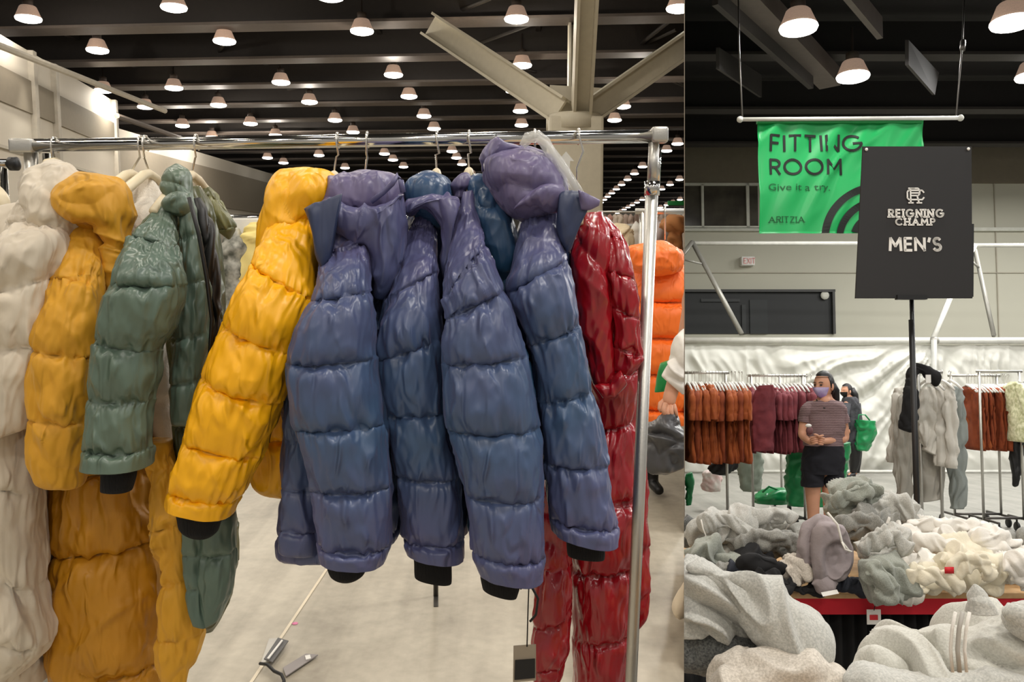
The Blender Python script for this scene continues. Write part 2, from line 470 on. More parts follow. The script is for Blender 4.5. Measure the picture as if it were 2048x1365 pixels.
# ================================================================== LEFT HALL: structure
use(False)
def conc(name, c1, c2):
    m = bpy.data.materials.new(name); m.use_nodes = True; nt = m.node_tree; b = nt.nodes['Principled BSDF']
    tc = nt.nodes.new('ShaderNodeTexCoord')
    def nz(sc, det, dist=0, st=None):
        n = nt.nodes.new('ShaderNodeTexNoise'); n.inputs['Scale'].default_value = sc; n.inputs['Detail'].default_value = det
        n.inputs['Distortion'].default_value = dist
        mp = nt.nodes.new('ShaderNodeMapping')
        if st: mp.inputs['Scale'].default_value = st; mp.inputs['Rotation'].default_value = (0, 0, 0.9)
        nt.links.new(tc.outputs['Object'], mp.inputs[0]); nt.links.new(mp.outputs[0], n.inputs['Vector']); return n
    n1, n2, n3 = nz(1.6, 8, 1.2), nz(1.2, 6, 0.6, (6, .35, 1)), nz(22, 4)
    mx = nt.nodes.new('ShaderNodeMath'); mx.operation = 'ADD'
    nt.links.new(n1.outputs['Fac'], mx.inputs[0]); nt.links.new(n2.outputs['Fac'], mx.inputs[1])
    mx2 = nt.nodes.new('ShaderNodeMath'); mx2.operation = 'MULTIPLY_ADD'; mx2.inputs[1].default_value = 0.5
    nt.links.new(n3.outputs['Fac'], mx2.inputs[0]); nt.links.new(mx.outputs[0], mx2.inputs[2])
    r = nt.nodes.new('ShaderNodeValToRGB'); r.color_ramp.elements[0].position = 0.42; r.color_ramp.elements[1].position = 0.8
    dv = nt.nodes.new('ShaderNodeMath'); dv.operation = 'MULTIPLY'; dv.inputs[1].default_value = 0.5
    nt.links.new(mx2.outputs[0], dv.inputs[0]); nt.links.new(dv.outputs[0], r.inputs[0])
    r.color_ramp.elements[0].color = (*lin(c1), 1); r.color_ramp.elements[1].color = (*lin(c2), 1)
    nt.links.new(r.outputs[0], b.inputs['Base Color']); b.inputs['Roughness'].default_value = 0.42
    return m
m_floor = conc('polished_concrete', (142, 134, 118), (194, 186, 168))
m_dark = mat('dark_ceiling_paint', (22, 19, 18), rough=0.85)
m_beam = mat('dark_beam_paint', (42, 37, 34), rough=0.7)
m_beam2 = mat('dark_beam_flange', (84, 75, 69), rough=0.6)
m_wall = mat('warm_grey_wall', (196, 190, 178), rough=0.8, var=0.02, vscale=1)
m_wallband = mat('taupe_wall_band', (132, 124, 110), rough=0.8, var=0.02)
m_walltrim = mat('pale_trim', (176, 170, 158), rough=0.7)
m_colm = mat('cream_grey_steel_paint', (206, 199, 180), rough=0.55, var=0.03)
struct('floor', box(-30, -12, -0.1, 40, 125, 0.0), m_floor, label='polished grey beige concrete floor of the big hall')
H = 4.7    # lamp plane above the eye
ZC = 1.5+5.9
struct('ceiling', box(-30, -12, ZC, 40, 125, ZC+0.1), m_dark)
def vp_at(px, py, hgt, room=LR):        # point on a level plane hgt above the eye
    return room.on(px, py, 1.5+hgt)
# cross beams, slightly skewed to the view as in the picture
sk = 0.075
n = 0
for i, Y in enumerate([6.0, 9.2, 12.4, 15.6, 18.8, 22, 25.2, 28.4, 31.6, 34.8, 38, 41.2, 44.4, 47.6, 52, 56, 60, 65, 70, 76, 82, 90, 100]):
    x0, x1 = -26, 26
    z0 = 1.5+4.95
    def bm_(za, zb, dy0, dy1):
        return prism([(x0, Y-x0*sk+dy0, za), (x1, Y-x1*sk+dy0, za), (x1, Y-x1*sk+dy1, za), (x0, Y-x0*sk+dy1, za)], (0, 0, zb-za))
    root = new_root('ceiling_beam', (0, Y, z0), kind='structure')
    part('web', bm_(z0+.05, z0+.75, -.05, .05), m_beam, root, False)
    part('flange', bm_(z0, z0+.06, -.32, .32), m_beam2, root, False)
for i, X in enumerate(range(-24, 26, 4)):
    g = prism([(X, 4, 7.05), (X+.12, 4, 7.05), (X+.12+3.5, 110, 7.05), (X+3.5, 110, 7.05)], (0, 0, .22))
    struct('ceiling_joist', g, m_beam)
random.seed(4)
for i in range(16):
    X = random.uniform(-10, 6); Y = random.uniform(9, 30)
    a = random.uniform(-1, 1)
    g = tube([(X, Y, 6.75), (X+math.sin(a)*2.5, Y+math.cos(a)*2.5, 6.72)], 0.05, 8)
    struct('ceiling_conduit', g, m_beam)
# conduit track along the left
struct('ceiling_track', tube([LR.on(-60, 68, 1.5+3.9), LR.on(330, 222, 1.5+3.9)], 0.07, 8), m_walltrim)
struct('ceiling_track', tube([LR.on(234, 232, 1.5+3.9), LR.on(365, 278, 1.5+3.9)], 0.08, 8), m_beam2)

# near wall: vertical plane x = a + b*y  through pixel line
def wallgeo(pA, YA, pB, YB, z0, z1, th=0.25):
    A = LR.at(pA, 300, YA); B = LR.at(pB, 300, YB)
    d = B-A; nrm = np.array([-d[1], d[0], 0]); nrm /= np.linalg.norm(nrm)
    if nrm[0] > 0: nrm = -nrm
    return prism([(A[0], A[1], z0), (B[0], B[1], z0), (B[0], B[1], z1), (A[0], A[1], z1)], nrm*th)
WT = 1.5+4.4
struct('wall_left', wallgeo(-700, 8.9, 232, 25, 0, WT, .3), m_wall)
def on_wall(pA, YA, pB, YB, fr0, fr1, z0, z1, th=0.06):
    A = LR.at(pA, 300, YA)[:2]; B = LR.at(pB, 300, YB)[:2]
    p, q = A+(B-A)*fr0, A+(B-A)*fr1
    d = q-p; nrm = np.array([d[1], -d[0]]); nrm /= np.linalg.norm(nrm)
    if nrm[0] < 0: nrm = -nrm
    return prism([(p[0], p[1], z0), (q[0], q[1], z0), (q[0], q[1], z1), (p[0], p[1], z1)], (nrm[0]*th, nrm[1]*th, 0))
W1 = (-700, 8.9, 232, 25)
struct('trim_1', on_wall(*W1, 0, .985, 4.55, 5.25, .05), m_wallband)
struct('trim_2', on_wall(*W1, 0, .985, 3.62, 3.68, .07), m_walltrim)
for fr in (.62, .70, .985): struct('trim_3', on_wall(*W1, fr, fr+.012, 0, WT, .12), m_walltrim)
W2 = (232, 30, 600, 52)
struct('wall_left_far', wallgeo(225, 29.5, 600, 52, 0, WT-.05, .3), m_wall)
struct('trim_4', on_wall(225, 29.5, 600, 52, 0, .86, 3.65, 5.3, .08), m_wallband)
struct('wall_back', box(-30, 110, 0, 40, 110.4, ZC), m_wall)
struct('wall_left_end', wallgeo(600, 52, 1010, 108, 0, WT-.05, .3), m_wall)

# partition between the two halls, standing further back than the racks
def camp(px, py, d): return np.array(WL @ Vector(((px-CX)/F*d, -(py-CY)/F*d, -d)))
SEAM = 1368.0
p = [camp(SEAM, -2500, 5), camp(SEAM, 3500, 5), camp(SEAM, 1400, 70), camp(SEAM, 150, 70)]
# ------------------------------------------------------------------ ceiling lamps
m_lens = mat('lamp_lens', (255, 250, 240), emit=7.0)
m_shade = mat('prismatic_lamp_shade', (190, 160, 140), rough=0.4, var=.1, vscale=60, emit=.4)
m_cap = mat('lamp_housing', (70, 60, 54), rough=0.6)
def ceiling_lamp(P, label, group):
    x, y, z = P
    r = thing('ceiling_lamp', label, 'ceiling lamp', (x, y, z), group)
    part('lens', lathe([(.05, -.045), (.17, -.03), (.235, -.005), (.25, .03), (.24, .05)], P, 20), m_lens, r)
    part('shade', lathe([(.245, .05), (.225, .09), (.16, .25), (.14, .27)], P, 20), m_shade, r)
    part('housing', lathe([(.1, .27), (.1, .4), (.06, .42), (.02, .43), (.02, .8)], P, 12), m_cap, r)
    return r
LAMPS = [(57,40),(348,18),(195,103),(449,85),(7,114),(207,183),(348,178),(562,167),(291,216),(437,212),(619,206),(365,253),
(501,249),(670,242),(424,276),(551,272),(535,317),(638,312),(567,327),(661,-3),(724,65),(1033,41),(1358,20),
(787,152),(1044,133),(818,195),(848,234),(1280,169),(1246,215),(1041,224),(1229,242),(1043,252),(1028,184),(706,266),(868,259),
(769,309),(786,321),(904,304),(913,317),(807,335),(924,330),(690,337),(1355,289),(1333,303)]
lamp0 = None
def lamp_left(P):
    global lamp0
    if lamp0 is None: lamp0 = ceiling_lamp(P, 'round white ceiling lamp hanging below the dark beams of the big hall', 'round lamps hanging in the big hall')
    else:
        c = copy_tree(lamp0); c.location = P
for (x, y) in LAMPS: lamp_left(tuple(LR.on(x, y, 1.5+H)))
for lat in (5.5, 8.76, 12.0, 15.2):
    d = 45.6
    while d < 100:
        px, py = 1080+lat*1700/d, 510-H*1700/d
        if px < 1366 and not (py < 330 and lat > 6): lamp_left(tuple(LR.on(px, py, 1.5+H)))
        d += 3.9
for lat in (-4, -1, 2):
    d = 50
    while d < 90:
        lamp_left(tuple(LR.on(1080+lat*1700/d, 510-H*1700/d, 1.5+H))); d += 5
# the wall light pool comes from a real spot on the track
for (px, Y, e) in ((165, 22.0, 260), (20, 18.5, 150)):
    sd = bpy.data.lights.new('track_spot', 'SPOT'); sd.energy = e; sd.spot_size = math.radians(62); sd.spot_blend = .35; sd.color = (1, .93, .8); sd.shadow_soft_size = .08
    so = bpy.data.objects.new('track_spot', sd); COL.objects.link(so)
    q = LR.at(px, 160, Y); so.location = (q[0]+.55, q[1], 5.75)
    so.rotation_euler = (0, math.radians(-12), 0)

# ------------------------------------------------------------------ tree column
col = new_root('steel_tree_column', tuple(LR.at(1150, 800, 16)), 'cream steel column with branching beams behind the red jacket', 'column', None, 'structure')
Yc = 16.0
a_, b_ = LR.at(1096, 300, Yc), LR.at(1204, 300, Yc)
part('shaft', bbox(a_[0], Yc-.3, 0, b_[0], Yc+.6, LR.at(1100, 236, Yc)[2], .05), m_colm, col, False)
cc = LR.at(1150, 259, Yc); ct = LR.at(1150, 228, Yc)
rr_ = (LR.at(1207, 259, Yc)[0]-cc[0])
part('collar', lathe([(rr_, 0), (rr_, ct[2]-cc[2]-.03), (rr_-.03, ct[2]-cc[2]), (rr_*.4, ct[2]-cc[2]+.01)], (cc[0], Yc+.15, cc[2]), 40), m_colm, col)
def ibeam(P, Q, w_, h_, side):
    P, Q = np.array(P, float), np.array(Q, float); d = Q-P; d /= np.linalg.norm(d)
    s = np.array(side, float); s -= d*np.dot(s, d); s /= np.linalg.norm(s); t = np.cross(d, s)
    gs = []
    for (sa, sb, ta, tb) in ((-w_/2, w_/2, -h_/2, -h_/2+.05), (-w_/2, w_/2, h_/2-.05, h_/2), (-.03, .03, -h_/2, h_/2)):
        gs.append(prism([P+s*sa+t*ta, P+s*sb+t*ta, P+s*sb+t*tb, P+s*sa+t*tb], Q-P))
    return merge(*gs)
top = LR.at(1150, 222, Yc+.1)
part('branch_beam', ibeam(LR.at(1120, 222, Yc), LR.at(862, 52, 18.2), .34, .50, (0, 1, .2)), m_colm, col, False)
part('branch_beam', ibeam(LR.at(1182, 222, Yc), LR.at(1440, 42, 16.5), .34, .44, (0, 1, .2)), m_colm, col, False)
part('branch_beam', ibeam(LR.at(1163, 222, Yc-.1), LR.at(1176, -60, 13.5), .4, .34, (0, 1, 0)), m_colm, col, False)
part('branch_beam', ibeam(LR.at(1146, 222, Yc+.5), LR.at(1146, 20, 19.5), .3, .2, (0, 1, 0)), m_colm, col, False)
part('gusset', prism([LR.at(1095, 225, Yc+.3), LR.at(1205, 225, Yc+.3), LR.at(1205, 176, Yc+.3), LR.at(1100, 170, Yc+.3)], (0, .05, 0)), m_colm, col, False)

# floor joint tape
def strip(P, Q, w_, z=.0015, h=.0015):
    P, Q = np.array(P), np.array(Q); d = (Q-P); d[2] = 0; d /= np.linalg.norm(d); n_ = np.array([-d[1], d[0], 0])*w_/2
    return prism([P-n_+[0, 0, z-P[2]], Q-n_+[0, 0, z-Q[2]], Q+n_+[0, 0, z-Q[2]], P+n_+[0, 0, z-P[2]]], (0, 0, h))
m_tape = mat('pale_floor_line', (226, 214, 190), rough=0.6)
single('floor_line', strip(LR.on(660, 1130, 0), LR.on(480, 1400, 0), .012), m_tape, 'thin pale line marked diagonally on the concrete floor under the blue jackets', 'floor marking', smooth=False)
single('floor_dot', lathe([(.012, 0), (.012, .002)], LR.on(590, 1248, 0.001), 14), mat('pink_dot', (236, 140, 180)), 'small pink sticker dot stuck on the concrete floor', 'sticker')
single('floor_line', strip(LR.on(872, 1160, 0), LR.on(872, 1215, 0), .02), m_dsteel, 'short dark strip added at the foot of the rack upright under the second blue jacket cuff', 'floor marking', smooth=False)  # added strip; the dark line here is the back rack's upright

# tags lying on the floor
ft = thing('hang_tag', 'black and grey hang tags on a cord lying on the floor below the blue jackets', 'hang tag', LR.on(560, 1330, 0))
def fl(pts, z, m, nm, th=.004):
    part(nm, prism([LR.on(x, y, z) for x, y in pts], (0, 0, th)), m, ft, False)
m_tagg = mat('grey_tag', (140, 134, 132), rough=.5); m_tagd = mat('charcoal_tag', (78, 78, 78), rough=.3)
fl([(538, 1280), (560, 1278), (542, 1325), (522, 1328)], .004, m_steel, 'card')
fl([(556, 1278), (577, 1284), (545, 1327), (528, 1320)], .016, m_tagd, 'card')
fl([(563, 1282), (566, 1283), (538, 1320), (534, 1319)], .021, m_paper, 'stripe')
fl([(566, 1338), (612, 1310), (636, 1312), (572, 1355)], .006, m_tagg, 'card')
fl([(610, 1314), (620, 1312), (622, 1319), (612, 1322)], .011, m_paper, 'sticker')
part('cord', tube([LR.on(520, 1328, .02), LR.on(535, 1330, .03), LR.on(548, 1343, .02), LR.on(563, 1350, .03), LR.on(568, 1362, .02), LR.on(568, 1400, .02)], .006, 8), m_blackp, ft)

# ------------------------------------------------------------------ the chrome rack
zb = LR.at(1325, 272, 1.72)[2]
E1 = LR.at(1322, 272, 1.72); 
Yl = 1.85
E0 = LR.at(45, 292, Yl)
zb = (E0[2]+E1[2])/2
rack = thing('clothes_rack', 'chrome rolling clothes rack that holds the row of puffer jackets', 'clothes rack', (E1[0], 1.75, 0))
part('top_bar', tube([(E0[0]-.01, Yl, E0[2]), (E1[0]+.01, 1.72, E1[2])], .0135, 20), m_chrome, rack)
part('top_bar', tube([(E0[0]-.02, Yl+.045, E0[2]+.012), (E1[0]-.25, 1.79, E1[2]+.006)], .009, 16), m_chrome, rack)
part('bar_end', bbox(E1[0]-.02, 1.70, E1[2]-.014, E1[0]+.012, 1.735, E1[2]+.016, .005), m_steel, rack)
part('bar_end', bbox(E0[0]-.02, Yl-.02, E0[2]-.016, E0[0]+.03, Yl+.02, E0[2]+.014, .005), m_steel, rack)
pt, pb = LR.at(1308, 285, 1.72), LR.at(1262, 1365, 1.72)
pb2 = pt+(pb-pt)*((pt[2]-.12)/(pt[2]-pb[2]))
pm = pt+(pb-pt)*0.075
part('upright', tube([pt, pm], .0105, 16), m_steel, rack)
part('upright', tube([pt+[.013, .02, -.01], pm+[.013, .02, 0]], .006, 12), m_chrome, rack)
part('upright', tube([pm, pb2], .0128, 16), m_steel, rack)
part('collar', tube([pm+[0, 0, .008], pm-[0, 0, .02]], .0155, 16), m_chrome, rack)
lt, lb = LR.at(62, 305, Yl), LR.at(90, 1330, Yl)
lb2 = lt+(lb-lt)*((lt[2]-.12)/(lt[2]-lb[2]))
part('upright', tube([lt, lb2], .014, 16), m_steel, rack)
part('upright', tube([lt+[.022, .02, 0], lb2+[.022, .02, 0]], .008, 12), m_chrome, rack)
part('base_rail', tube([lb2+[0, 0, 0], pb2], .014, 12), m_steel, rack)
for q in (lb2, pb2):
    ft_ = part('foot', tube([q+[0, -.3, 0], q+[0, .3, 0]], .014, 12), m_steel, rack)
    for s in (-.28, .28):
        c = part('caster', merge(tube([q+[0, s, 0], q+[0, s, -.05]], .012, 10), lathe([(.045, -.012), (.045, .012)], q+[0, s, -.072], 18, 'x')), m_blackp, ft_)

# ------------------------------------------------------------------ hangers
def hook(px, pyn, Yh, lean=0.0, kink=0.0):
    """wire hook over the bar down to the neck at (px,pyn)"""
    q = LR.at(px, pyn, Yh); f = np.clip((q[0]-E0[0])/(E1[0]-E0[0]), 0, 1)
    bz = E0[2]+(E1[2]-E0[2])*f; by = Yl+(1.72-Yl)*f; bx = q[0]+lean
    pts = []
    for a in np.linspace(-60, 180, 12):
        r_ = math.radians(a); pts.append((bx, by-.017*math.cos(r_)*-1, bz+.017*math.sin(r_)))
    # comes down in front of the bar
    pts = [(bx, by+.017*math.cos(math.radians(a)), bz+.017*math.sin(math.radians(a))) for a in np.linspace(-50, 180, 12)]
    pts += [(bx+kink, by-.016, bz-.03), (bx-kink*.5, by-.008, (bz+q[2])/2), (q[0], Yh, q[2])]
    return tube(pts, .0021, 8)
def hanger(px, pyn, Yh, label, m=None, lean=0.0, kink=0.0, span=.2, drop=.07, shoulders=True):
    q = LR.at(px, pyn, Yh)
    h = thing('hanger', label, 'clothes hanger', q)
    part('hook', hook(px, pyn, Yh, lean, kink), m_wire, h)
    if shoulders:
        pts = [(q[0]+.0, q[1]-span, q[2]-drop-.02), (q[0], q[1]-span*.6, q[2]-drop*.55-.012), (q[0], q[1]-.03, q[2]-.012), (q[0], q[1], q[2]-.005), (q[0], q[1]+.03, q[2]-.012), (q[0], q[1]+span*.6, q[2]-drop*.55-.012), (q[0], q[1]+span, q[2]-drop-.02)]
        part('shoulder_arm', tube(pts, [.008, .011, .010, .009, .010, .011, .008], 10), m or m_cream, h)
    return h
hanger(668, 345, 1.76, 'cream hanger with a bent wire hook holding the bright yellow jacket', span=.06, drop=.03, lean=.004, kink=.004)
hanger(730, 345, 1.74, 'hanger whose straight hook holds the blue jacket right beside the yellow one', span=.05, drop=.03)
hanger(873, 340, 1.74, 'cream topped hanger holding the second blue jacket from the yellow one', span=.03, drop=.02, kink=.005)
hanger(938, 338, 1.74, 'cream topped hanger holding the third blue jacket from the yellow one', span=.03, drop=.02, kink=.004)
hanger(1156, 400, 1.74, 'hanger on a long wavy hook holding the glossy red jacket', span=.04, drop=.03, kink=.008)
hanger(384, 345, 1.78, 'cream hanger in the open neck of the sage green jacket', kink=.003)
hanger(263, 342, 1.80, 'cream hanger just right of the mustard hood, hook leaning right', lean=.012, kink=.003)
hanger(298, 342, 1.80, 'cream hanger with white jacket, its hook leaning left over the bar', lean=-.014, kink=.003)
hanger(110, 318, 1.84, 'hanger with a red striped tag inside the ivory coat by the rack end', span=.05, drop=.03)
for (px, py) in ((873, 345), (938, 345)):
    pass
# clear plastic hanger on top of the fourth blue jacket
ch = thing('hanger', 'clear plastic clip hanger lying over the hood of the fourth blue jacket', 'clothes hanger', LR.at(1070, 275, 1.6))
part('hook', hook(1072, 285, 1.66), m_wire, ch)
def pts_at(L, Y): return [LR.at(x, y, Y) for x, y in L]
part('shoulder_arm', tube(pts_at([(1045, 292), (1056, 276), (1075, 272), (1090, 285), (1104, 312), (1130, 345), (1158, 392)], 1.56), [.007, .011, .011, .011, .010, .009, .007], 12), m_clear, ch)
part('shoulder_arm', tube(pts_at([(1075, 276), (1098, 292), (1122, 322), (1146, 360), (1168, 396)], 1.585), .006, 10), m_clear, ch)
part('arrow_tab', prism(pts_at([(1116, 322), (1132, 303), (1148, 322), (1140, 322), (1140, 350), (1124, 350), (1124, 322)], 1.60), (0, .004, 0)), m_clear, ch, False)
# ================================================================== puffer jackets
def jacket(name, label, base, parts, cat='jacket', group=None):
    r = thing(name, label, cat, base, group)
    made = {}
    under = {'cuff': 'sleeve', 'hood_lining': 'hood', 'hood_brim': 'hood', 'flap_edge': 'collar', 'sleeve_cuff': 'sleeve', 'zipper': 'front_panel', 'stripe': 'torso'}
    for (nm, geo, m) in sorted(parts, key=lambda p_: p_[0] in under):
        made[nm] = part(nm, geo, m, made.get(under.get(nm), r))
    return r
K = dict(wr=(.005, .0038, .006))
KM = dict(wr=(.005, .0055, .010), notch=(.05, .26))
# A ivory long coat at the rack end
jacket('long_puffer_coat', 'ivory long puffer coat hanging at the end of the rack by the mustard one', LR.at(60, 320, 1.8), [
 ('hood', puff([(82, 322, 128, 316), (58, 348, 140, 340), (52, 382, 150, 380), (62, 420, 158, 430), (78, 470, 160, 478), (98, 520, 140, 525), (108, 545, 122, 545)], 1.66, 1.6, t=.07, seed=1, ends=(-.04, -.03), fold=.012, **KM), m_white),
 ('sleeve', puff([(40, 398, 88, 392), (18, 450, 112, 440, 1), (0, 520, 122, 470), (-18, 600, 118, 558, 1), (-28, 700, 108, 690, 1), (-40, 800, 92, 770), (-60, 900, 70, 850, 1)], 1.66, 1.54, t=.085, seed=2, **KM), m_white),
 ('torso', puff([(-10, 420, 110, 400), (-60, 520, 118, 500, 1), (-90, 640, 120, 640), (-100, 700, 122, 760, 1), (-110, 860, 124, 905, 1), (-120, 1010, 126, 1075, 1), (-120, 1150, 126, 1235, 1), (-120, 1330, 124, 1318), (-60, 1395, 110, 1345)], 1.78, 1.74, t=.2, seed=3, **KM), m_white),
 ('front_panel', puff([(-20, 640, 60, 610), (-40, 760, 62, 800, 1), (-45, 880, 75, 990, 1), (-50, 1040, 80, 1180, 1), (-50, 1200, 90, 1290, 1), (-50, 1370, 20, 1370)], 1.60, 1.6, t=.09, seed=4, **KM), m_white),
])
# garments peeking beside it
jacket('cream_jacket', 'cream jacket showing only its shoulder right of the mustard hood', LR.at(260, 350, 1.85), [
 ('torso', puff([(256, 345, 272, 345), (245, 375, 280, 375), (243, 420, 282, 430), (250, 520, 280, 520), (250, 600, 275, 600)], 1.92, 1.92, t=.15, seed=5, ends=(-.03, 1), nu=48, fold=.01), m_cream)])
jacket('white_fleece_jacket', 'white fleece jacket between the mustard and the sage green jackets', LR.at(300, 350, 1.85), [
 ('torso', puff([(288, 345, 310, 345), (270, 385, 326, 380), (262, 440, 330, 440), (262, 560, 345, 560), (280, 700, 350, 700), (303, 850, 356, 850), (312, 930, 352, 926)], 1.86, 1.80, t=.12, seed=6, ends=(-.03, 1), nu=56, fold=.014), mat('white_fleece', (226, 218, 204), rough=.95, bump=.5, bscale=200, sheen=.3)),
 ('sleeve', puff([(278, 392, 300, 388), (258, 430, 312, 430), (256, 500, 318, 510), (262, 600, 320, 600)], 1.80, 1.72, t=.05, seed=7, ends=(-.03, 1), nu=48, fold=.014), MATS['white_fleece'])])
# B mustard long coat
jacket('long_puffer_coat', 'matte mustard yellow long puffer coat with a drooping hood', LR.at(180, 340, 1.78), [
 ('hood', puff([(132, 352, 178, 336), (117, 378, 222, 347), (119, 408, 246, 372), (134, 436, 256, 420), (190, 448, 258, 466), (206, 490, 257, 506), (212, 540, 250, 545), (214, 600, 232, 600)], 1.60, 1.60, t=.085, seed=8, ends=(-.05, -.03), fold=.012, wr=(.004, .005, .004)), m_must),
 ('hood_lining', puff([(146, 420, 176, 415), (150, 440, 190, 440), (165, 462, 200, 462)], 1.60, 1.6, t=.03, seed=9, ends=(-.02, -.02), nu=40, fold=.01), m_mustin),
 ('sleeve', puff([(162, 442, 196, 436), (140, 492, 206, 498), (112, 562, 204, 552, 1), (84, 622, 202, 632), (64, 694, 192, 712, 1), (60, 765, 190, 770), (62, 832, 182, 842, 1), (61, 905, 174, 908), (72, 956, 166, 968), (88, 974, 152, 978)], 1.62, 1.53, t=.085, seed=10, fold=.006, **KM), m_must),
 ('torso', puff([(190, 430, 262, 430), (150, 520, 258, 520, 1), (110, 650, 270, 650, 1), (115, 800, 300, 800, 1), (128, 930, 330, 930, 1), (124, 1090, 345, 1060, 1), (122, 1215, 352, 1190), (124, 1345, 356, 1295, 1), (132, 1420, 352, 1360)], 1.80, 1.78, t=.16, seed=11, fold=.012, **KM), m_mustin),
 ('front_placket', puff([(285, 880, 345, 880), (292, 940, 356, 930, 1), (308, 1060, 372, 1040, 1), (322, 1170, 385, 1150, 1), (322, 1270, 398, 1265, 1), (325, 1350, 382, 1350), (330, 1390, 365, 1395)], 1.68, 1.64, t=.035, seed=12, fold=.012, **KM), m_must),
])
# C sage green jacket
jacket('puffer_jacket', 'sage green puffer jacket with a black rib cuff, beside the mustard coat', LR.at(350, 330, 1.76), [
 ('hood', puff([(340, 328, 366, 326), (326, 350, 382, 344), (324, 378, 386, 372), (334, 402, 390, 402), (348, 430, 388, 425)], 1.68, 1.66, t=.075, seed=13, ends=(-.05, 1), fold=.010, **K), m_green),
 ('collar', puff([(318, 400, 372, 372), (330, 420, 384, 400), (342, 436, 386, 432)], 1.60, 1.60, t=.035, seed=14, ends=(-.02, -.02), nu=56, fold=.010, **K), m_green),
 ('sleeve', puff([(332, 396, 356, 390), (296, 436, 352, 440), (268, 473, 352, 492, 1), (245, 520, 360, 530), (228, 572, 366, 572, 1), (206, 622, 348, 650), (191, 682, 316, 700, 1), (187, 740, 313, 750), (183, 798, 302, 800, 1), (180, 850, 303, 852), (175, 896, 300, 898, 1), (170, 930, 299, 932)], 1.62, 1.48, t=.08, seed=15, notch=(.03, .3), nv=18, ends=(1, 0), **K), m_green),
 ('cuff', puff([(204, 915, 268, 915), (205, 950, 270, 950), (204, 980, 262, 982)], 1.48, 1.48, t=.028, seed=16, nu=48, nv=14, ends=(1, 1), notch=(.02, .1), wr=(0, .001, .002)), m_rib),
 ('torso', puff([(352, 385, 400, 372), (345, 470, 424, 440, 1), (350, 575, 440, 545, 1), (340, 675, 444, 640, 1), (345, 760, 436, 740, 1), (350, 850, 430, 830, 1), (352, 950, 440, 940, 1), (362, 1070, 472, 1040, 1), (372, 1160, 472, 1130, 1), (382, 1245, 452, 1218), (392, 1264, 428, 1262)], 1.74, 1.72, t=.13, seed=17, nv=16, **K), m_greend),
 ('front_panel', puff([(358, 400, 384, 385), (360, 480, 398, 470, 1), (366, 575, 412, 560, 1), (352, 680, 420, 668, 1), (345, 770, 412, 760, 1), (345, 850, 408, 850)], 1.62, 1.60, t=.05, seed=18, nv=16, **K), m_green),
 ('lining', puff([(384, 400, 400, 396), (400, 470, 428, 455), (412, 560, 446, 545), (420, 640, 446, 640), (412, 720, 436, 720)], 1.66, 1.64, t=.03, seed=180, nu=48, nv=14, fold=.01), m_blackp),
 ('zipper', tube(pts_at([(378, 395), (398, 470), (414, 560), (424, 640), (418, 740)], 1.56), .004, 8), m_blackp),
 ('hem_panel', puff([(398, 1030, 470, 1028), (398, 1110, 470, 1100, 1), (400, 1190, 462, 1180), (406, 1256, 440, 1240)], 1.60, 1.60, t=.045, seed=19, nu=64, nv=16, **K), m_green),
 ('hem_panel', puff([(366, 1050, 410, 1050), (368, 1110, 408, 1105, 1), (374, 1180, 408, 1175, 1), (386, 1250, 414, 1256)], 1.59, 1.59, t=.045, seed=20, nu=64, nv=16, **K), m_green),
])
# D olive jacket behind
jacket('puffer_jacket', 'olive puffer jacket hanging behind the sage green one', LR.at(400, 360, 1.95), [
 ('sleeve', puff([(398, 362, 414, 366), (404, 388, 440, 402, 1), (420, 428, 458, 432), (438, 462, 468, 456, 1), (452, 482, 466, 476)], 1.86, 1.84, t=.06, seed=21, nu=56, nv=16, ends=(-.03, -.03), **K), m_olive),
 ('torso', puff([(392, 370, 420, 376), (396, 450, 436, 450), (400, 560, 446, 560), (400, 700, 440, 700)], 1.90, 1.90, t=.12, seed=22, nu=56, nv=14, **K), m_greend)])
jacket('patterned_jacket', 'mottled grey green jacket hanging on the rack behind, left of the pale yellow shirt', LR.at(450, 460, 3.5), [
 ('torso', puff([(448, 470, 476, 455), (432, 510, 500, 490), (432, 580, 505, 570), (440, 700, 500, 700), (450, 800, 500, 800)], 3.5, 3.5, t=.14, seed=23, nu=48, nv=14, fold=.02), mat('camo_fabric', (74, 76, 66), rgb2=(186, 184, 172), vscale=22, rough=.6))])
jacket('striped_shirt', 'pale yellow striped shirt on the rack behind the bright yellow jacket', LR.at(500, 450, 3.5), [
 ('torso', puff([(500, 446, 530, 446), (482, 475, 545, 470), (474, 540, 545, 540), (470, 600, 545, 600), (472, 700, 545, 700)], 3.52, 3.52, t=.14, seed=24, nu=48, nv=14, fold=.018), mat('pale_yellow_cotton', (238, 218, 140), rough=.8)),
 ('stripe', puff([(512, 478, 521, 478), (508, 540, 520, 540), (506, 600, 518, 600)], 3.36, 3.36, t=.008, nu=16, nv=8), mat('pink_cotton', (226, 176, 190), rough=.8))])
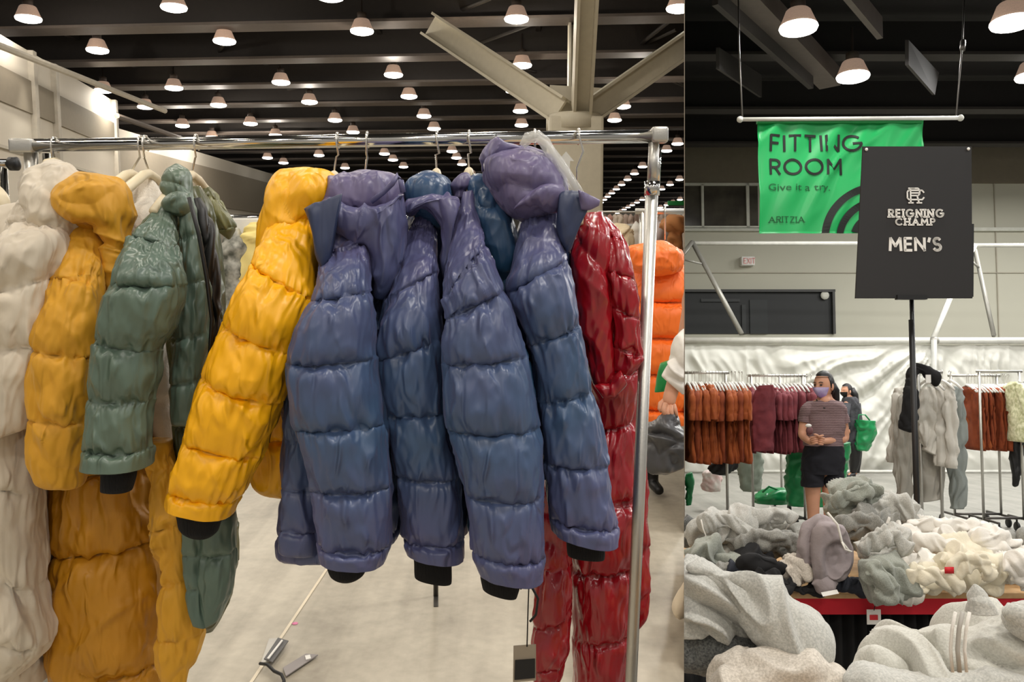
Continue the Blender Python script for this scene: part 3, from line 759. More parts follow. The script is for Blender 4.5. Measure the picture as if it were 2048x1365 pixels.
# E bright yellow jacket
jacket('puffer_jacket', 'bright yellow puffer jacket with a black cuff left of the blue jackets', LR.at(600, 340, 1.78), [
 ('hood', puff([(578, 338, 636, 332), (556, 358, 664, 350), (538, 394, 672, 376), (524, 440, 660, 410), (512, 490, 640, 440), (500, 540, 570, 530)], 1.68, 1.62, t=.08, seed=25, ends=(-.03, -.03), fold=.010, **K), m_yel),
 ('sleeve', puff([(572, 408, 640, 384), (552, 440, 640, 436, 1), (528, 482, 640, 500), (508, 526, 632, 600, 1), (480, 580, 612, 650), (448, 645, 592, 708, 1), (428, 695, 580, 760), (408, 752, 562, 806, 1), (392, 812, 544, 862), (373, 874, 522, 912, 1), (358, 924, 500, 958), (342, 972, 475, 1000, 1), (336, 1003, 464, 1030)], 1.62, 1.49, t=.085, seed=26, notch=(.025, .28), nv=18, ends=(1, 0), **K), m_yel),
 ('torso', puff([(580, 400, 650, 400), (560, 560, 650, 560, 1), (540, 700, 650, 700, 1), (500, 790, 640, 790, 1), (498, 875, 620, 870, 1), (504, 955, 620, 960), (520, 984, 612, 992)], 1.74, 1.70, t=.14, seed=27, **K), m_yel),
 ('cuff', puff([(352, 1005, 448, 1020), (354, 1040, 440, 1052), (366, 1074, 428, 1082)], 1.49, 1.49, t=.03, seed=28, nu=48, nv=14, ends=(1, -.02), wr=(0, .002, .006)), m_rib),
])
# F first blue
jacket('puffer_jacket', 'slate blue puffer jacket first in the blue row, its collar flap sticking out', LR.at(720, 340, 1.76), [
 ('hood', puff([(690, 342, 762, 338), (662, 362, 790, 356), (652, 392, 800, 384), (656, 425, 800, 420), (676, 450, 790, 450)], 1.66, 1.62, t=.09, seed=29, ends=(-.05, -.04), fold=.009, **K), m_purp),
 ('collar', puff([(645, 396, 668, 390), (640, 430, 700, 412), (690, 470, 790, 400), (730, 500, 806, 392), (748, 560, 804, 480), (754, 610, 788, 580)], 1.56, 1.54, t=.045, seed=30, ends=(-.02, -.03), fold=.014, **K), m_blue),
 ('collar_flap', puff([(608, 417, 610, 423), (626, 405, 628, 470), (650, 396, 644, 540), (684, 386, 660, 520)], 1.50, 1.49, t=.014, seed=31, ends=(1, 1), nu=40, fold=.008, notch=(.02, .1), wr=(0, .002, .004)), m_navy),
 ('flap_edge', tube(pts_at([(742, 404), (765, 386), (784, 368), (796, 350), (802, 362), (806, 385)], 1.53), .005, 8), m_blue),
 ('placket', puff([(770, 440, 806, 420), (768, 520, 808, 500), (760, 600, 790, 590), (752, 660, 772, 660)], 1.57, 1.55, t=.05, seed=32, fold=.012, nu=64, **K), m_blue),
 ('sleeve', puff([(674, 426, 700, 420), (655, 462, 728, 462), (640, 520, 738, 484, 1), (634, 556, 744, 530), (626, 604, 744, 584, 1), (604, 640, 750, 640), (579, 726, 752, 716, 1), (586, 785, 760, 780), (598, 852, 770, 845, 1), (612, 915, 775, 905), (626, 974, 779, 969, 1), (634, 1030, 779, 1030), (638, 1082, 779, 1090, 1), (640, 1111, 771, 1124)], 1.60, 1.46, t=.085, seed=33, notch=(.025, .3), ends=(1, 0), **K), m_blue),
 ('torso', puff([(660, 440, 790, 430), (600, 600, 790, 600, 1), (568, 720, 790, 720, 1), (572, 850, 800, 850, 1), (568, 975, 802, 975, 1), (562, 1060, 800, 1055, 1), (558, 1102, 795, 1078)], 1.68, 1.64, t=.13, seed=34, **K), m_blue),
 ('front_edge', puff([(572, 700, 600, 720), (567, 790, 606, 800, 1), (572, 880, 618, 880, 1), (568, 975, 632, 980, 1), (562, 1055, 640, 1060, 1), (558, 1102, 640, 1108)], 1.55, 1.53, t=.04, seed=35, nu=56, nv=16, **K), m_blue),
 ('cuff', puff([(655, 1105, 735, 1115), (656, 1140, 734, 1140), (672, 1166, 718, 1164)], 1.47, 1.47, t=.028, seed=36, nu=48, nv=14, ends=(1, -.015), wr=(0, .001, .004)), m_rib),
])
# G second blue
jacket('puffer_jacket', 'slate blue puffer jacket second in the blue row from the yellow one', LR.at(860, 345, 1.76), [
 ('hood', puff([(826, 344, 880, 338), (812, 366, 898, 358), (810, 396, 908, 388), (820, 430, 912, 430), (845, 460, 910, 460)], 1.67, 1.64, t=.08, seed=37, ends=(-.05, -.04), fold=.008, **K), m_teal),
 ('collar', puff([(806, 400, 830, 396), (812, 430, 880, 384), (850, 420, 905, 392), (880, 470, 914, 420), (886, 520, 908, 500), (888, 620, 896, 620)], 1.60, 1.58, t=.04, seed=38, ends=(-.02, -.03), fold=.016, **K), m_blue),
 ('sleeve', puff([(842, 412, 862, 408), (822, 452, 870, 456, 1), (800, 520, 872, 500), (772, 600, 870, 546, 1), (758, 664, 880, 620), (756, 722, 884, 677, 1), (762, 775, 890, 750), (772, 829, 898, 822, 1), (782, 888, 908, 890), (793, 948, 918, 953, 1), (800, 1010, 924, 1015), (806, 1074, 927, 1080, 1), (812, 1097, 929, 1117)], 1.64, 1.52, t=.08, seed=39, notch=(.025, .3), ends=(1, 0), **K), m_blue),
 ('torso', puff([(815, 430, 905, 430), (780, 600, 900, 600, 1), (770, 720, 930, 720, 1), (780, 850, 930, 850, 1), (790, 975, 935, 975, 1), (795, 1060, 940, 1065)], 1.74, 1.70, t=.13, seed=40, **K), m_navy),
 ('cuff', puff([(826, 1100, 904, 1108), (828, 1130, 904, 1138), (829, 1153, 904, 1167)], 1.53, 1.53, t=.028, seed=41, nu=48, nv=14, notch=(.02, .1), wr=(0, .001, .002)), m_rib),
])
# H third blue
jacket('puffer_jacket', 'blue puffer jacket third in the blue row, with a teal hood', LR.at(960, 350, 1.76), [
 ('hood', puff([(930, 350, 978, 345), (934, 372, 1000, 368), (938, 410, 1016, 420), (956, 460, 1022, 470), (968, 510, 1020, 520), (980, 560, 1010, 570)], 1.66, 1.62, t=.075, seed=42, ends=(-.04, -.04), fold=.014, **K), m_teal),
 ('hood_lining', puff([(912, 348, 946, 343), (904, 372, 940, 366), (906, 412, 926, 410), (910, 440, 920, 440)], 1.64, 1.64, t=.05, seed=43, ends=(-.03, -.03), nu=48, fold=.012), m_purp),
 ('sleeve', puff([(926, 384, 946, 380), (908, 446, 962, 440), (892, 540, 970, 470), (888, 602, 972, 492, 1), (890, 640, 1010, 582, 1), (884, 680, 1034, 645), (888, 728, 1052, 712, 1), (890, 790, 1064, 780), (896, 855, 1075, 855, 1), (912, 920, 1082, 920), (928, 982, 1084, 992, 1), (938, 1040, 1086, 1050), (943, 1095, 1086, 1112, 1), (956, 1136, 1086, 1157)], 1.60, 1.46, t=.085, seed=44, notch=(.025, .3), ends=(1, 0), **K), m_blue),
 ('torso', puff([(930, 430, 1015, 430), (900, 600, 1020, 600, 1), (895, 720, 1060, 720, 1), (900, 850, 1075, 850, 1), (930, 975, 1084, 985, 1), (935, 1060, 1086, 1075)], 1.70, 1.66, t=.13, seed=45, **K), m_teal),
 ('cuff', puff([(960, 1128, 1042, 1145), (962, 1156, 1040, 1170), (965, 1176, 1034, 1195)], 1.47, 1.47, t=.028, seed=46, nu=48, nv=14, notch=(.02, .1), wr=(0, .001, .003)), m_rib),
])
tg = thing('hang_tag', 'taupe and black hang tag dangling on a cord beside the glossy red jacket', 'hang tag', LR.at(1047, 1350, 1.55))
part('cord', tube(pts_at([(1057, 1140), (1058, 1165), (1056, 1220), (1054, 1294)], 1.53), .0014, 6), m_blackp, tg)
part('bead', sphere(LR.at(1058, 1170, 1.53), .006, .006, .009, 10, 6), m_blackp, tg)
part('cord', tube(pts_at([(1040, 1178), (1050, 1170), (1058, 1160), (1064, 1150)], 1.53), .003, 6), m_blackp, tg)
part('cord', tube(pts_at([(1062, 1172), (1076, 1198), (1072, 1230), (1060, 1244)], 1.53), .0025, 6), m_blackp, tg)
part('card', prism(pts_at([(1027, 1293), (1072, 1290), (1072, 1362), (1026, 1366)], 1.53), (0, .002, 0)), mat('taupe_card', (150, 138, 120), rough=.7), tg, False)
part('label_patch', prism(pts_at([(1030, 1322), (1070, 1319), (1070, 1357), (1029, 1361)], 1.527), (0, .002, 0)), m_blackp, tg, False)
# I fourth blue
jacket('puffer_jacket', 'violet sheened blue puffer jacket fourth in the blue row, big hood under the clear hanger', LR.at(1070, 300, 1.76), [
 ('hood', puff([(985, 298, 1080, 285), (968, 325, 1110, 310), (970, 360, 1128, 350), (985, 392, 1136, 385), (1005, 425, 1140, 410), (1020, 455, 1125, 440)], 1.64, 1.60, t=.10, seed=47, ends=(-.05, -.05), fold=.008, **K), m_purp),
 ('hood_brim', puff([(958, 350, 972, 340), (962, 318, 1000, 328), (985, 290, 1020, 306), (1030, 284, 1050, 300)], 1.60, 1.60, t=.03, seed=48, ends=(-.02, -.02), nu=48, fold=.016), m_purp),
 ('collar', puff([(1018, 420, 1060, 372), (1022, 424, 1092, 366), (1052, 420, 1112, 372), (1080, 420, 1126, 380), (1100, 440, 1135, 400)], 1.55, 1.55, t=.05, seed=49, ends=(-.03, -.03), fold=.009, **K), m_purp),
 ('collar_flap', puff([(1118, 384, 1112, 455), (1144, 378, 1128, 500), (1170, 384, 1142, 500), (1190, 394, 1150, 470)], 1.53, 1.53, t=.02, seed=50, nu=40, fold=.006, wr=(0, .002, .004)), m_navy),
 ('flap_edge', puff([(1156, 378, 1162, 420), (1180, 390, 1180, 420), (1200, 400, 1198, 412)], 1.51, 1.51, t=.008, seed=51, nu=32, nv=10, wr=(0, .001, .002)), m_purp),
 ('sleeve', puff([(1082, 398, 1098, 396), (1052, 432, 1112, 420, 1), (1030, 500, 1124, 470), (1012, 590, 1134, 520, 1), (1035, 640, 1150, 580), (1052, 692, 1162, 652, 1), (1066, 745, 1176, 715), (1074, 805, 1188, 782, 1), (1080, 860, 1206, 850), (1084, 920, 1218, 928, 1), (1092, 975, 1222, 985), (1098, 1030, 1234, 1050, 1), (1102, 1056, 1234, 1086)], 1.60, 1.52, t=.085, seed=52, notch=(.025, .3), ends=(1, 0), **K), m_blue),
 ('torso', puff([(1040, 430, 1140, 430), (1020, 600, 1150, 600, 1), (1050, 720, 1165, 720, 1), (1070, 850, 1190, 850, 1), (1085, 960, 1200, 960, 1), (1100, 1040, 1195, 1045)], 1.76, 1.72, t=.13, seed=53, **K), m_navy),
 ('cuff', puff([(1130, 1060, 1212, 1078), (1132, 1085, 1211, 1100), (1134, 1110, 1210, 1118)], 1.53, 1.53, t=.028, seed=54, nu=48, nv=14, notch=(.02, .1), wr=(0, .001, .002)), m_rib),
])
# J glossy red long coat
KR = dict(wr=(.006, .0045, .008), notch=(.05, .3))
jacket('long_puffer_coat', 'glossy red long puffer coat at the right end of the rack', LR.at(1200, 430, 1.8), [
 ('collar', puff([(1150, 430, 1205, 424), (1142, 480, 1216, 478), (1142, 560, 1218, 560), (1152, 640, 1220, 640), (1170, 710, 1228, 700), (1185, 770, 1235, 760)], 1.74, 1.72, t=.06, seed=55, fold=.008, **KR), m_red),
 ('sleeve', puff([(1202, 430, 1218, 436), (1208, 470, 1246, 486, 1), (1212, 540, 1266, 562, 1), (1214, 610, 1278, 640, 1), (1222, 690, 1286, 712, 1), (1222, 740, 1262, 752)], 1.76, 1.72, t=.06, seed=56, nv=18, **KR), m_red),
 ('sleeve_cuff', puff([(1186, 770, 1206, 800), (1212, 758, 1228, 796), (1240, 740, 1254, 770)], 1.70, 1.70, t=.03, seed=57, nu=48, fold=.012), m_red),
 ('torso', puff([(1150, 446, 1222, 446), (1142, 520, 1256, 520), (1140, 600, 1272, 600, 1), (1150, 740, 1278, 740, 1), (1180, 860, 1270, 840, 1), (1130, 995, 1280, 990, 1), (1140, 1135, 1278, 1122, 1), (1143, 1275, 1262, 1256, 1), (1146, 1420, 1254, 1420)], 1.90, 1.88, t=.12, seed=58, nv=20, **KR), m_red),
 ('front_panel', puff([(1236, 860, 1288, 850), (1262, 990, 1292, 985, 1), (1262, 1110, 1296, 1095, 1), (1264, 1200, 1302, 1180, 1), (1268, 1262, 1296, 1225)], 1.98, 1.96, t=.05, seed=59, nu=56, nv=18, **KR), m_red),
 ('front_panel', puff([(1095, 900, 1140, 900), (1080, 1020, 1146, 1010, 1), (1078, 1130, 1146, 1130, 1), (1070, 1250, 1140, 1235, 1), (1068, 1330, 1128, 1320, 1), (1066, 1420, 1112, 1420)], 1.82, 1.80, t=.06, seed=60, nu=64, nv=18, fold=.014, **KR), m_red),
])
# K orange puffer on the next rack
ork = thing('puffer_jacket', 'bright orange puffer jacket on the rack behind the red coat', 'jacket', LR.at(1320, 480, 3.85))
KO = dict(wr=(.006, .003, .010), notch=(.04, .3))
part('hood', puff([(1290, 482, 1350, 480), (1256, 500, 1366, 504), (1250, 528, 1362, 532), (1262, 552, 1350, 554)], 3.75, 3.75, t=.12, seed=61, ends=(-.06, -.05), fold=.012, **KO), m_orange, ork)
part('torso', puff([(1268, 528, 1375, 530), (1250, 602, 1420, 602, 1), (1245, 672, 1430, 672, 1), (1245, 742, 1435, 742, 1), (1248, 810, 1435, 812, 1), (1255, 838, 1430, 842)], 3.92, 3.9, t=.2, seed=62, **KO), m_orange, ork)

ra_, rb_ = LR.at(1284, 423, 3.9), LR.at(1420, 423, 3.9)
r8 = thing('clothes_rack', 'grey bar rack that carries the orange jacket behind the red coat', 'clothes rack', (ra_[0], 3.9, 0))
part('top_bar', tube([(ra_[0]-.03, 3.9, ra_[2]), (rb_[0], 3.9, rb_[2])], .014, 10), m_steel, r8)
part('upright', tube([(ra_[0], 3.9, .0), (ra_[0], 3.9, ra_[2])], .013, 10), m_steel, r8)
hanger3 = thing('hanger', 'hanger of the orange jacket behind the red coat', 'clothes hanger', LR.at(1330, 475, 3.9))
part('hook', tube([LR.at(1330, 480, 3.9), LR.at(1330, 440, 3.9), LR.at(1330, 423, 3.87), LR.at(1330, 414, 3.9)], .004, 8), m_wire, hanger3)
# ------------------------------------------------------------------ other racks and goods of the big hall
def simple_rack(label, x0, x1, Y, h, group=None, foot=.28, mp=None):
    """rolling rack in room coordinates"""
    r = thing('clothes_rack', label, 'clothes rack', ((x0+x1)/2, Y, 0), group)
    m1 = mp or m_steel
    part('top_bar', tube([(x0-.03, Y, h), (x1+.03, Y, h)], .014, 10), m1, r)
    part('base_rail', tube([(x0, Y, .14), (x1, Y, .14)], .013, 8), m_dsteel, r)
    for x in (x0, x1):
        part('upright', tube([(x, Y, .12), (x, Y, h)], .0135, 10), m1, r)
        ft_ = part('foot', tube([(x, Y-foot, .13), (x, Y+foot, .13)], .013, 8), m_dsteel, r)
        for s in (-foot, foot):
            part('caster', merge(tube([(x, Y+s, .13), (x, Y+s, .08)], .01, 8), lathe([(.042, -.014), (.05, -.008), (.05, .008), (.042, .014)], (x, Y+s, .05), 14, 'x')), m_blackp, ft_)
    return r
x0 = LR.at(-60, 330, 2.3)[0]; q = LR.at(20, 328, 2.3)
r_ = thing('clothes_rack', 'chrome rack with a round black end cap at the left edge', 'clothes rack', (q[0], 2.3, 0))
part('top_bar', tube([(q[0]-.6, 2.3, q[2]), (q[0], 2.3, q[2])], .013, 14), m_chrome, r_)
part('end_cap', lathe([(.008, .0), (.018, .0), (.018, .02), (.006, .024)], (q[0], 2.3, q[2]), 18, 'x'), m_blackp, r_)
part('upright', tube([(q[0]-.02, 2.3, q[2]), (q[0]-.02, 2.3, .1)], .011, 12), m_chrome, r_)
part('foot', tube([(q[0]-.02, 2.0, .1), (q[0]-.02, 2.6, .1)], .012, 10), m_steel, r_)
for s in (-.28, .28): part('caster', lathe([(.045, -.012), (.05, -.006), (.05, .006), (.045, .012)], (q[0]-.02, 2.3+s, .051), 14, 'x'), m_blackp, r_)
jacket('dark_jacket', 'dark charcoal jacket on a cream hanger at the far left edge', LR.at(0, 400, 2.3), [
 ('torso', puff([(-30, 390, -4, 398), (-60, 440, 14, 425), (-60, 520, 20, 480), (-60, 700, 22, 700), (-60, 900, 20, 900)], 2.32, 2.32, t=.15, seed=63, nu=48, nv=12, ends=(-.04, 1)), mat('charcoal_wool', (44, 40, 38), rough=.95)),
 ('collar', puff([(-30, 365, -6, 368), (-30, 385, 12, 392), (-30, 410, 16, 420)], 2.26, 2.26, t=.05, seed=64, nu=32, nv=10), m_cream)])
# rack behind the olive jacket
qa = LR.at(395, 436, 3.2); qb = LR.at(548, 436, 3.2)
qc = LR.at(872, 1215, 3.62); qa = LR.at(300, 436, 3.62)
r9 = thing('clothes_rack', 'rack with a white wrapped top bar behind the olive and yellow jackets', 'clothes rack', ((qa[0]+qc[0])/2, 3.62, 0))
part('top_bar', tube([(qa[0], 3.62, qa[2]), (qc[0], 3.62, qa[2])], .014, 10), m_chrome, r9)
for x_ in (qa[0], qc[0]):
    part('upright', tube([(x_, 3.62, .0), (x_, 3.62, qa[2])], .011, 10), m_dsteel, r9)
single('wrap_box', bbox(LR.at(455, 440, 3.6)[0], 3.57, LR.at(455, 470, 3.6)[2], LR.at(530, 440, 3.6)[0], 3.66, LR.at(455, 438, 3.6)[2], .005), m_paper, 'white cardboard sleeve over the rack bar behind the yellow jacket', 'cardboard sleeve')
# rack with cream furs and a brown coat far behind the red coat
qa = LR.at(1195, 452, 6.0); qb = LR.at(1440, 452, 6.0)
simple_rack('distant rack of pale fur coats seen through the rack end', qa[0], qb[0], 6.0, qa[2]+.0, mp=m_steel)
def blob(name, label, cat, pts, Y, t, m, seed, fold=.03, **kw):
    g = puff(pts, Y, Y, t=t, seed=seed, nu=40, nv=12, fold=fold, ends=(-.05, -.04), **kw)
    c = CUR['room'].at(sum(p[0]+p[2] for p in pts)/2/len(pts), pts[-1][1], Y)
    return single(name, g, m, label, cat)
m_fur = mat('cream_fur', (238, 220, 186), rough=1, bump=1, bscale=90); m_brf = mat('brown_suede', (190, 130, 80), rough=.9)
blob('fur_coat', 'cream fur coat bulging on the distant rack beside the red coat', 'coat', [(1222, 446, 1246, 446), (1214, 462, 1262, 460), (1220, 480, 1266, 478), (1228, 560, 1268, 560), (1235, 640, 1262, 640)], 5.6, .2, m_fur, 65)
blob('sheepskin_coat', 'tan brown coat on the distant rack, against the orange hood', 'coat', [(1330, 428, 1356, 428), (1322, 450, 1366, 448), (1334, 475, 1364, 475), (1340, 520, 1360, 520)], 5.6, .2, m_brf, 66)
blob('pale_coat', 'pale grey coat hanging between the rack upright and the tan coat', 'coat', [(1300, 440, 1322, 440), (1296, 470, 1332, 470), (1300, 520, 1336, 520), (1300, 600, 1336, 600)], 5.8, .15, mat('pale_grey_wool', (206, 196, 196), rough=.9), 67)
blob('white_blouse', 'white blouse hanging between the fur coat and the rack upright', 'shirt', [(1268, 442, 1276, 442), (1264, 466, 1284, 466), (1266, 520, 1284, 520), (1266, 600, 1284, 600)], 5.7, .1, m_paper, 68, fold=.01)
random.seed(9)
qz = LR.at(1225, 425, 14)
for k in range(16):
    px = 1206+k*10.5; c = random.choice([(214, 190, 182), (196, 176, 166), (228, 214, 200), (150, 130, 120), (220, 170, 160), (90, 80, 78)])
    blob('hanging_garment', 'small pale garment on the far rack rows near the horizon', 'clothing', [(px, 428, px+7, 428), (px-3, 436, px+9, 436), (px-2, 470, px+9, 470), (px-1, 500, px+8, 500)], 11.0, .2, mat('distant_cloth_%d' % (k % 6), c, rough=.9), 70+k, fold=.02)['group'] = 'garments on the far rack rows'
qa = LR.at(1200, 424, 11.0); qb = LR.at(1400, 424, 11)
simple_rack('farthest visible rack of small pale garments in the big hall', qa[0], qb[0], 11.0, qa[2])
single('green_banner', bbox(LR.at(1336, 404, 13)[0], 13, LR.at(1336, 411, 13)[2], LR.at(1400, 404, 13)[0], 13.05, LR.at(1336, 402, 13)[2], .01), mat('green_cloth', (20, 130, 62)), 'green banner edge seen past the rack upright in the big hall', 'banner')

# ------------------------------------------------------------------ shopper at the seam of the halls
Yw = 3.35
def wp(px, py, dy=0.0): return LR.at(px, py, Yw+dy)

pz = LR.on(1400, 1225, 0)
Xw = wp(1462, 700)[0]
wo = thing('person', 'person in a white top holding a grey plastic bag beside the orange jacket', 'person', (Xw, Yw, 0))
def J(px, py, r, dy=0.0):
    q = wp(px, py, dy); return (q[0], q[1], q[2], r)
jt = {'pelvis': (Xw, Yw, .92, .13), 'waist': (Xw, Yw, 1.08, .12), 'chest': (Xw, Yw, 1.28, .14), 'neck': (Xw, Yw, 1.44, .05), 'head': (Xw, Yw, 1.56, .085), 'crown': (Xw, Yw, 1.64, .06),
      'hl': (Xw-.09, Yw, .85, .09), 'kl': (Xw-.10, Yw-.02, .48, .055), 'al': (Xw-.10, Yw, .08, .038), 'tl': (Xw-.12, Yw-.15, .04, .03),
      'hr': (Xw+.09, Yw, .85, .09), 'kr': (Xw+.10, Yw-.02, .48, .055), 'ar': (Xw+.10, Yw, .08, .038), 'tr': (Xw+.12, Yw-.15, .04, .03),
      'sh': (Xw-.14, Yw, 1.34, .055), 'el': J(1372, 700, .042, -.02), 'wr': J(1346, 772, .03, -.06), 'pm': J(1338, 800, .028, -.08),
      'pe': J(1338, 814, .024, -.08)}
ed = [('pelvis', 'waist'), ('waist', 'chest'), ('chest', 'neck'), ('neck', 'head'), ('head', 'crown'), ('pelvis', 'hl'), ('hl', 'kl'), ('kl', 'al'), ('al', 'tl'), ('pelvis', 'hr'), ('hr', 'kr'), ('kr', 'ar'), ('ar', 'tr'),
      ('chest', 'sh'), ('sh', 'el'), ('el', 'wr'), ('wr', 'pm'), ('pm', 'pe')]
def fing(ps, r): return tube([wp(a, b, c) for a, b, c in ps], [r, r*1.05, r*.95, r*.6], 8)
part('body', merge(skin(jt, ed), fing([(1331, 808, -.10), (1327, 820, -.12), (1330, 830, -.12), (1335, 834, -.10)], .010), fing([(1336, 812, -.10), (1334, 825, -.12), (1338, 836, -.12), (1342, 838, -.1)], .0105),
     fing([(1342, 812, -.10), (1342, 825, -.12), (1345, 836, -.11), (1349, 836, -.09)], .0100), fing([(1347, 810, -.09), (1350, 820, -.10), (1352, 830, -.10), (1354, 832, -.08)], .009), fing([(1331, 800, -.07), (1322, 808, -.08), (1320, 818, -.09), (1323, 824, -.1)], .011)), m_skin, wo)
m_wtop = mat('white_cotton', (232, 228, 220), rough=.9, bump=.3, bscale=40)
part('sleeve', puff([(1376, 650, 1420, 660), (1352, 690, 1400, 706), (1334, 726, 1380, 752), (1322, 752, 1366, 790)], Yw-.02, Yw-.06, t=.07, seed=90, nu=48, nv=14, fold=.02), m_wtop, wo)
part('top', puff([(1396, 600, 1470, 600), (1380, 680, 1490, 680), (1384, 800, 1490, 800), (1384, 860, 1490, 860)], Yw, Yw, t=.13, seed=91, nu=48, nv=12, fold=.01), m_wtop, wo)
part('trousers', merge(puff([(1376, 850, 1440, 850), (1374, 960, 1430, 960), (1374, 1080, 1420, 1080), (1376, 1150, 1415, 1150)], Yw, Yw, t=.09, seed=92, nu=40, nv=10), puff([(1430, 850, 1500, 850), (1436, 960, 1492, 960), (1440, 1150, 1480, 1150)], Yw, Yw, t=.09, seed=93, nu=40, nv=10)), m_blackp, wo)
part('shoe', merge(puff([(1342, 1222, 1352, 1236), (1356, 1188, 1368, 1232), (1376, 1160, 1392, 1215), (1392, 1150, 1410, 1205)], Yw-.12, Yw-.12, t=.05, seed=94, nu=32, nv=10, ends=(-.02, 1), tdir=1)), mat('cream_leather', (222, 206, 180), rough=.6), wo)
bg = thing('plastic_bag', 'translucent dark grey plastic bag hanging from the hand of the person in white', 'plastic bag', LR.at(1330, 945, Yw-.1))
part('body', puff([(1332, 822, 1346, 820), (1316, 835, 1356, 832), (1298, 862, 1364, 856), (1290, 895, 1368, 890), (1296, 930, 1362, 926), (1314, 950, 1348, 948)], Yw-.10, Yw-.1, t=.12, seed=95, nu=72, nv=18, fold=.03, ends=(-.03, -.05)), mat('dark_grey_plastic', (74, 74, 76), rough=.35, alpha=.94), bg)
gb = thing('shopping_bag', 'green shopping bag half hidden behind the arm of the person in white', 'bag', LR.at(1318, 780, Yw+.15))
part('body', puff([(1320, 728, 1345, 720), (1312, 760, 1345, 755), (1308, 785, 1340, 780)], Yw+.15, Yw+.15, t=.05, seed=96, nu=32, nv=10), mat('green_bag', (24, 140, 70), rough=.4), gb)
lg = thing('person', 'distant person in black trousers mostly hidden behind the grey bag', 'person', LR.on(1276, 985, 0))
q = LR.on(1276, 985, 0)
jt2 = {'p': (q[0], q[1], .85, .11), 'c': (q[0]+.02, q[1], 1.2, .12), 'n': (q[0]+.02, q[1], 1.4, .05), 'h': (q[0]+.02, q[1], 1.52, .09), 'hl': (q[0]-.07, q[1], .8, .08), 'kl': (q[0]-.08, q[1], .45, .055), 'al': (q[0]-.05, q[1], .06, .04), 'fl': (q[0]-.05, q[1]-.14, .04, .03),
       'hr': (q[0]+.07, q[1], .8, .08), 'kr': (q[0]+.09, q[1], .45, .055), 'ar': (q[0]+.09, q[1], .06, .04), 'fr': (q[0]+.12, q[1]-.14, .04, .03)}
part('body', skin(jt2, [('p', 'c'), ('c', 'n'), ('n', 'h'), ('p', 'hl'), ('hl', 'kl'), ('kl', 'al'), ('al', 'fl'), ('p', 'hr'), ('hr', 'kr'), ('kr', 'ar'), ('ar', 'fr')]), m_blackp, lg)
# ================================================================== RIGHT HALL
use(True)
R = RR
def RB(x0, y0, x1, y1, Y, th=.1, b=0):
    """upright box whose front face spans the pixel rectangle at distance Y"""
    xm = (x0+x1)/2; ym = (y0+y1)/2
    xa, xb = R.at(x0, ym, Y)[0], R.at(x1, ym, Y)[0]
    zt, zl = R.at(xm, y0, Y)[2], R.at(xm, y1, Y)[2]
    return bbox(xa, Y, zl, xb, Y+th, zt, b) if b else box(xa, Y, zl, xb, Y+th, zt)
m_floor2 = conc('hall_concrete', (118, 117, 110), (160, 158, 150))
m_w2 = mat('greenish_grey_wall', (186, 184, 168), rough=.85, var=.02, vscale=.6)
m_w2b = mat('upper_wall_strip', (166, 160, 144), rough=.85, var=.02)
m_w2c = mat('taupe_wall_strip', (116, 108, 92), rough=.85, var=.03)
m_glassd = mat('dark_window_glass', (62, 58, 52), rough=.15, rgb2=(84, 80, 70), vscale=2)
m_frame = mat('pale_window_frame', (196, 196, 184), rough=.6)
m_black = mat('black_opening', (24, 26, 26), rough=.6)
m_tentw = mat('white_metal_tube', (205, 204, 196), rough=.45)
m_pvc = mat('white_vinyl_curtain', (208, 207, 198), rough=.5, var=.02)
struct('floor', box(-8, -10, -.1, 26, 24, 0), m_floor2, label='grey concrete floor of the hall with the clothing tables')
WY = 20.0
zc = 6.9
struct('ceiling', box(-8, -10, 7.6, 26, 24, 7.7), m_dark)
struct('wall_back', box(-8, WY, 0, 26, WY+.3, 7.6), m_w2)
struct('trim_5', RB(1250, 232, 2300, 268, WY-.14, .14), m_w2b)
struct('trim_6', RB(1250, 268, 2300, 366, WY-.08, .08), m_w2c)
struct('trim_7', RB(1250, 170, 2300, 232, WY-.5, .5), m_dark)
struct('trim_8', RB(1250, 455, 2300, 462, WY-.1, .1), m_frame)
wn = new_root('window_1', tuple(R.at(1420, 455, WY-.05)), kind='structure')
part('frame', merge(RB(1366, 366, 1520, 371, WY-.1, .1), RB(1366, 452, 1520, 457, WY-.1, .1), RB(1403, 368, 1408, 455, WY-.1, .1), RB(1493, 366, 1499, 455, WY-.1, .1)), m_frame, wn, False)
for a, b in ((1360, 1403), (1408, 1493), (1499, 1516)): part('pane', RB(a, 371, b, 452, WY-.04, .04), m_glassd, wn, False)
op = new_root('window_2', tuple(R.at(1500, 668, WY)), kind='structure')
part('opening', RB(1300, 584, 1666, 668, WY-.03, .03), m_black, op, False)
part('frame', merge(RB(1300, 579, 1671, 584, WY-.12, .12), RB(1666, 579, 1671, 668, WY-.12, .12)), mat('dark_window_frame', (60, 60, 58)), op, False)
part('blind', RB(1402, 598, 1480, 604, WY-.07, .04), mat('grey_blind', (44, 46, 46)), op, False)
part('mullion', RB(1500, 600, 1535, 668, WY-.06, .03), mat('dark_grey_panel', (34, 37, 37)), op, False)
part('mullion', RB(1484, 610, 1492, 668, WY-.07, .03), MATS['grey_blind'], op, False)
part('downlight', lathe([(.03, 0), (.1, .0), (.1, .03)], R.at(1650, 591, WY-.1), 12, 'y'), m_frame, op)
for x in (1993,): struct('trim_9', RB(x, 366, x+2, 690, WY-.03, .03), m_w2b)
struct('trim_9', RB(1350, 545, 2300, 546.5, WY-.03, .03), m_w2b)
sg = thing('exit_sign', 'small white wall sign with red lettering above the dark opening', 'wall sign', R.at(1496, 531, WY-.2))
part('housing', RB(1483, 513, 1510, 531, WY-.2, .2, .02), m_paper, sg)
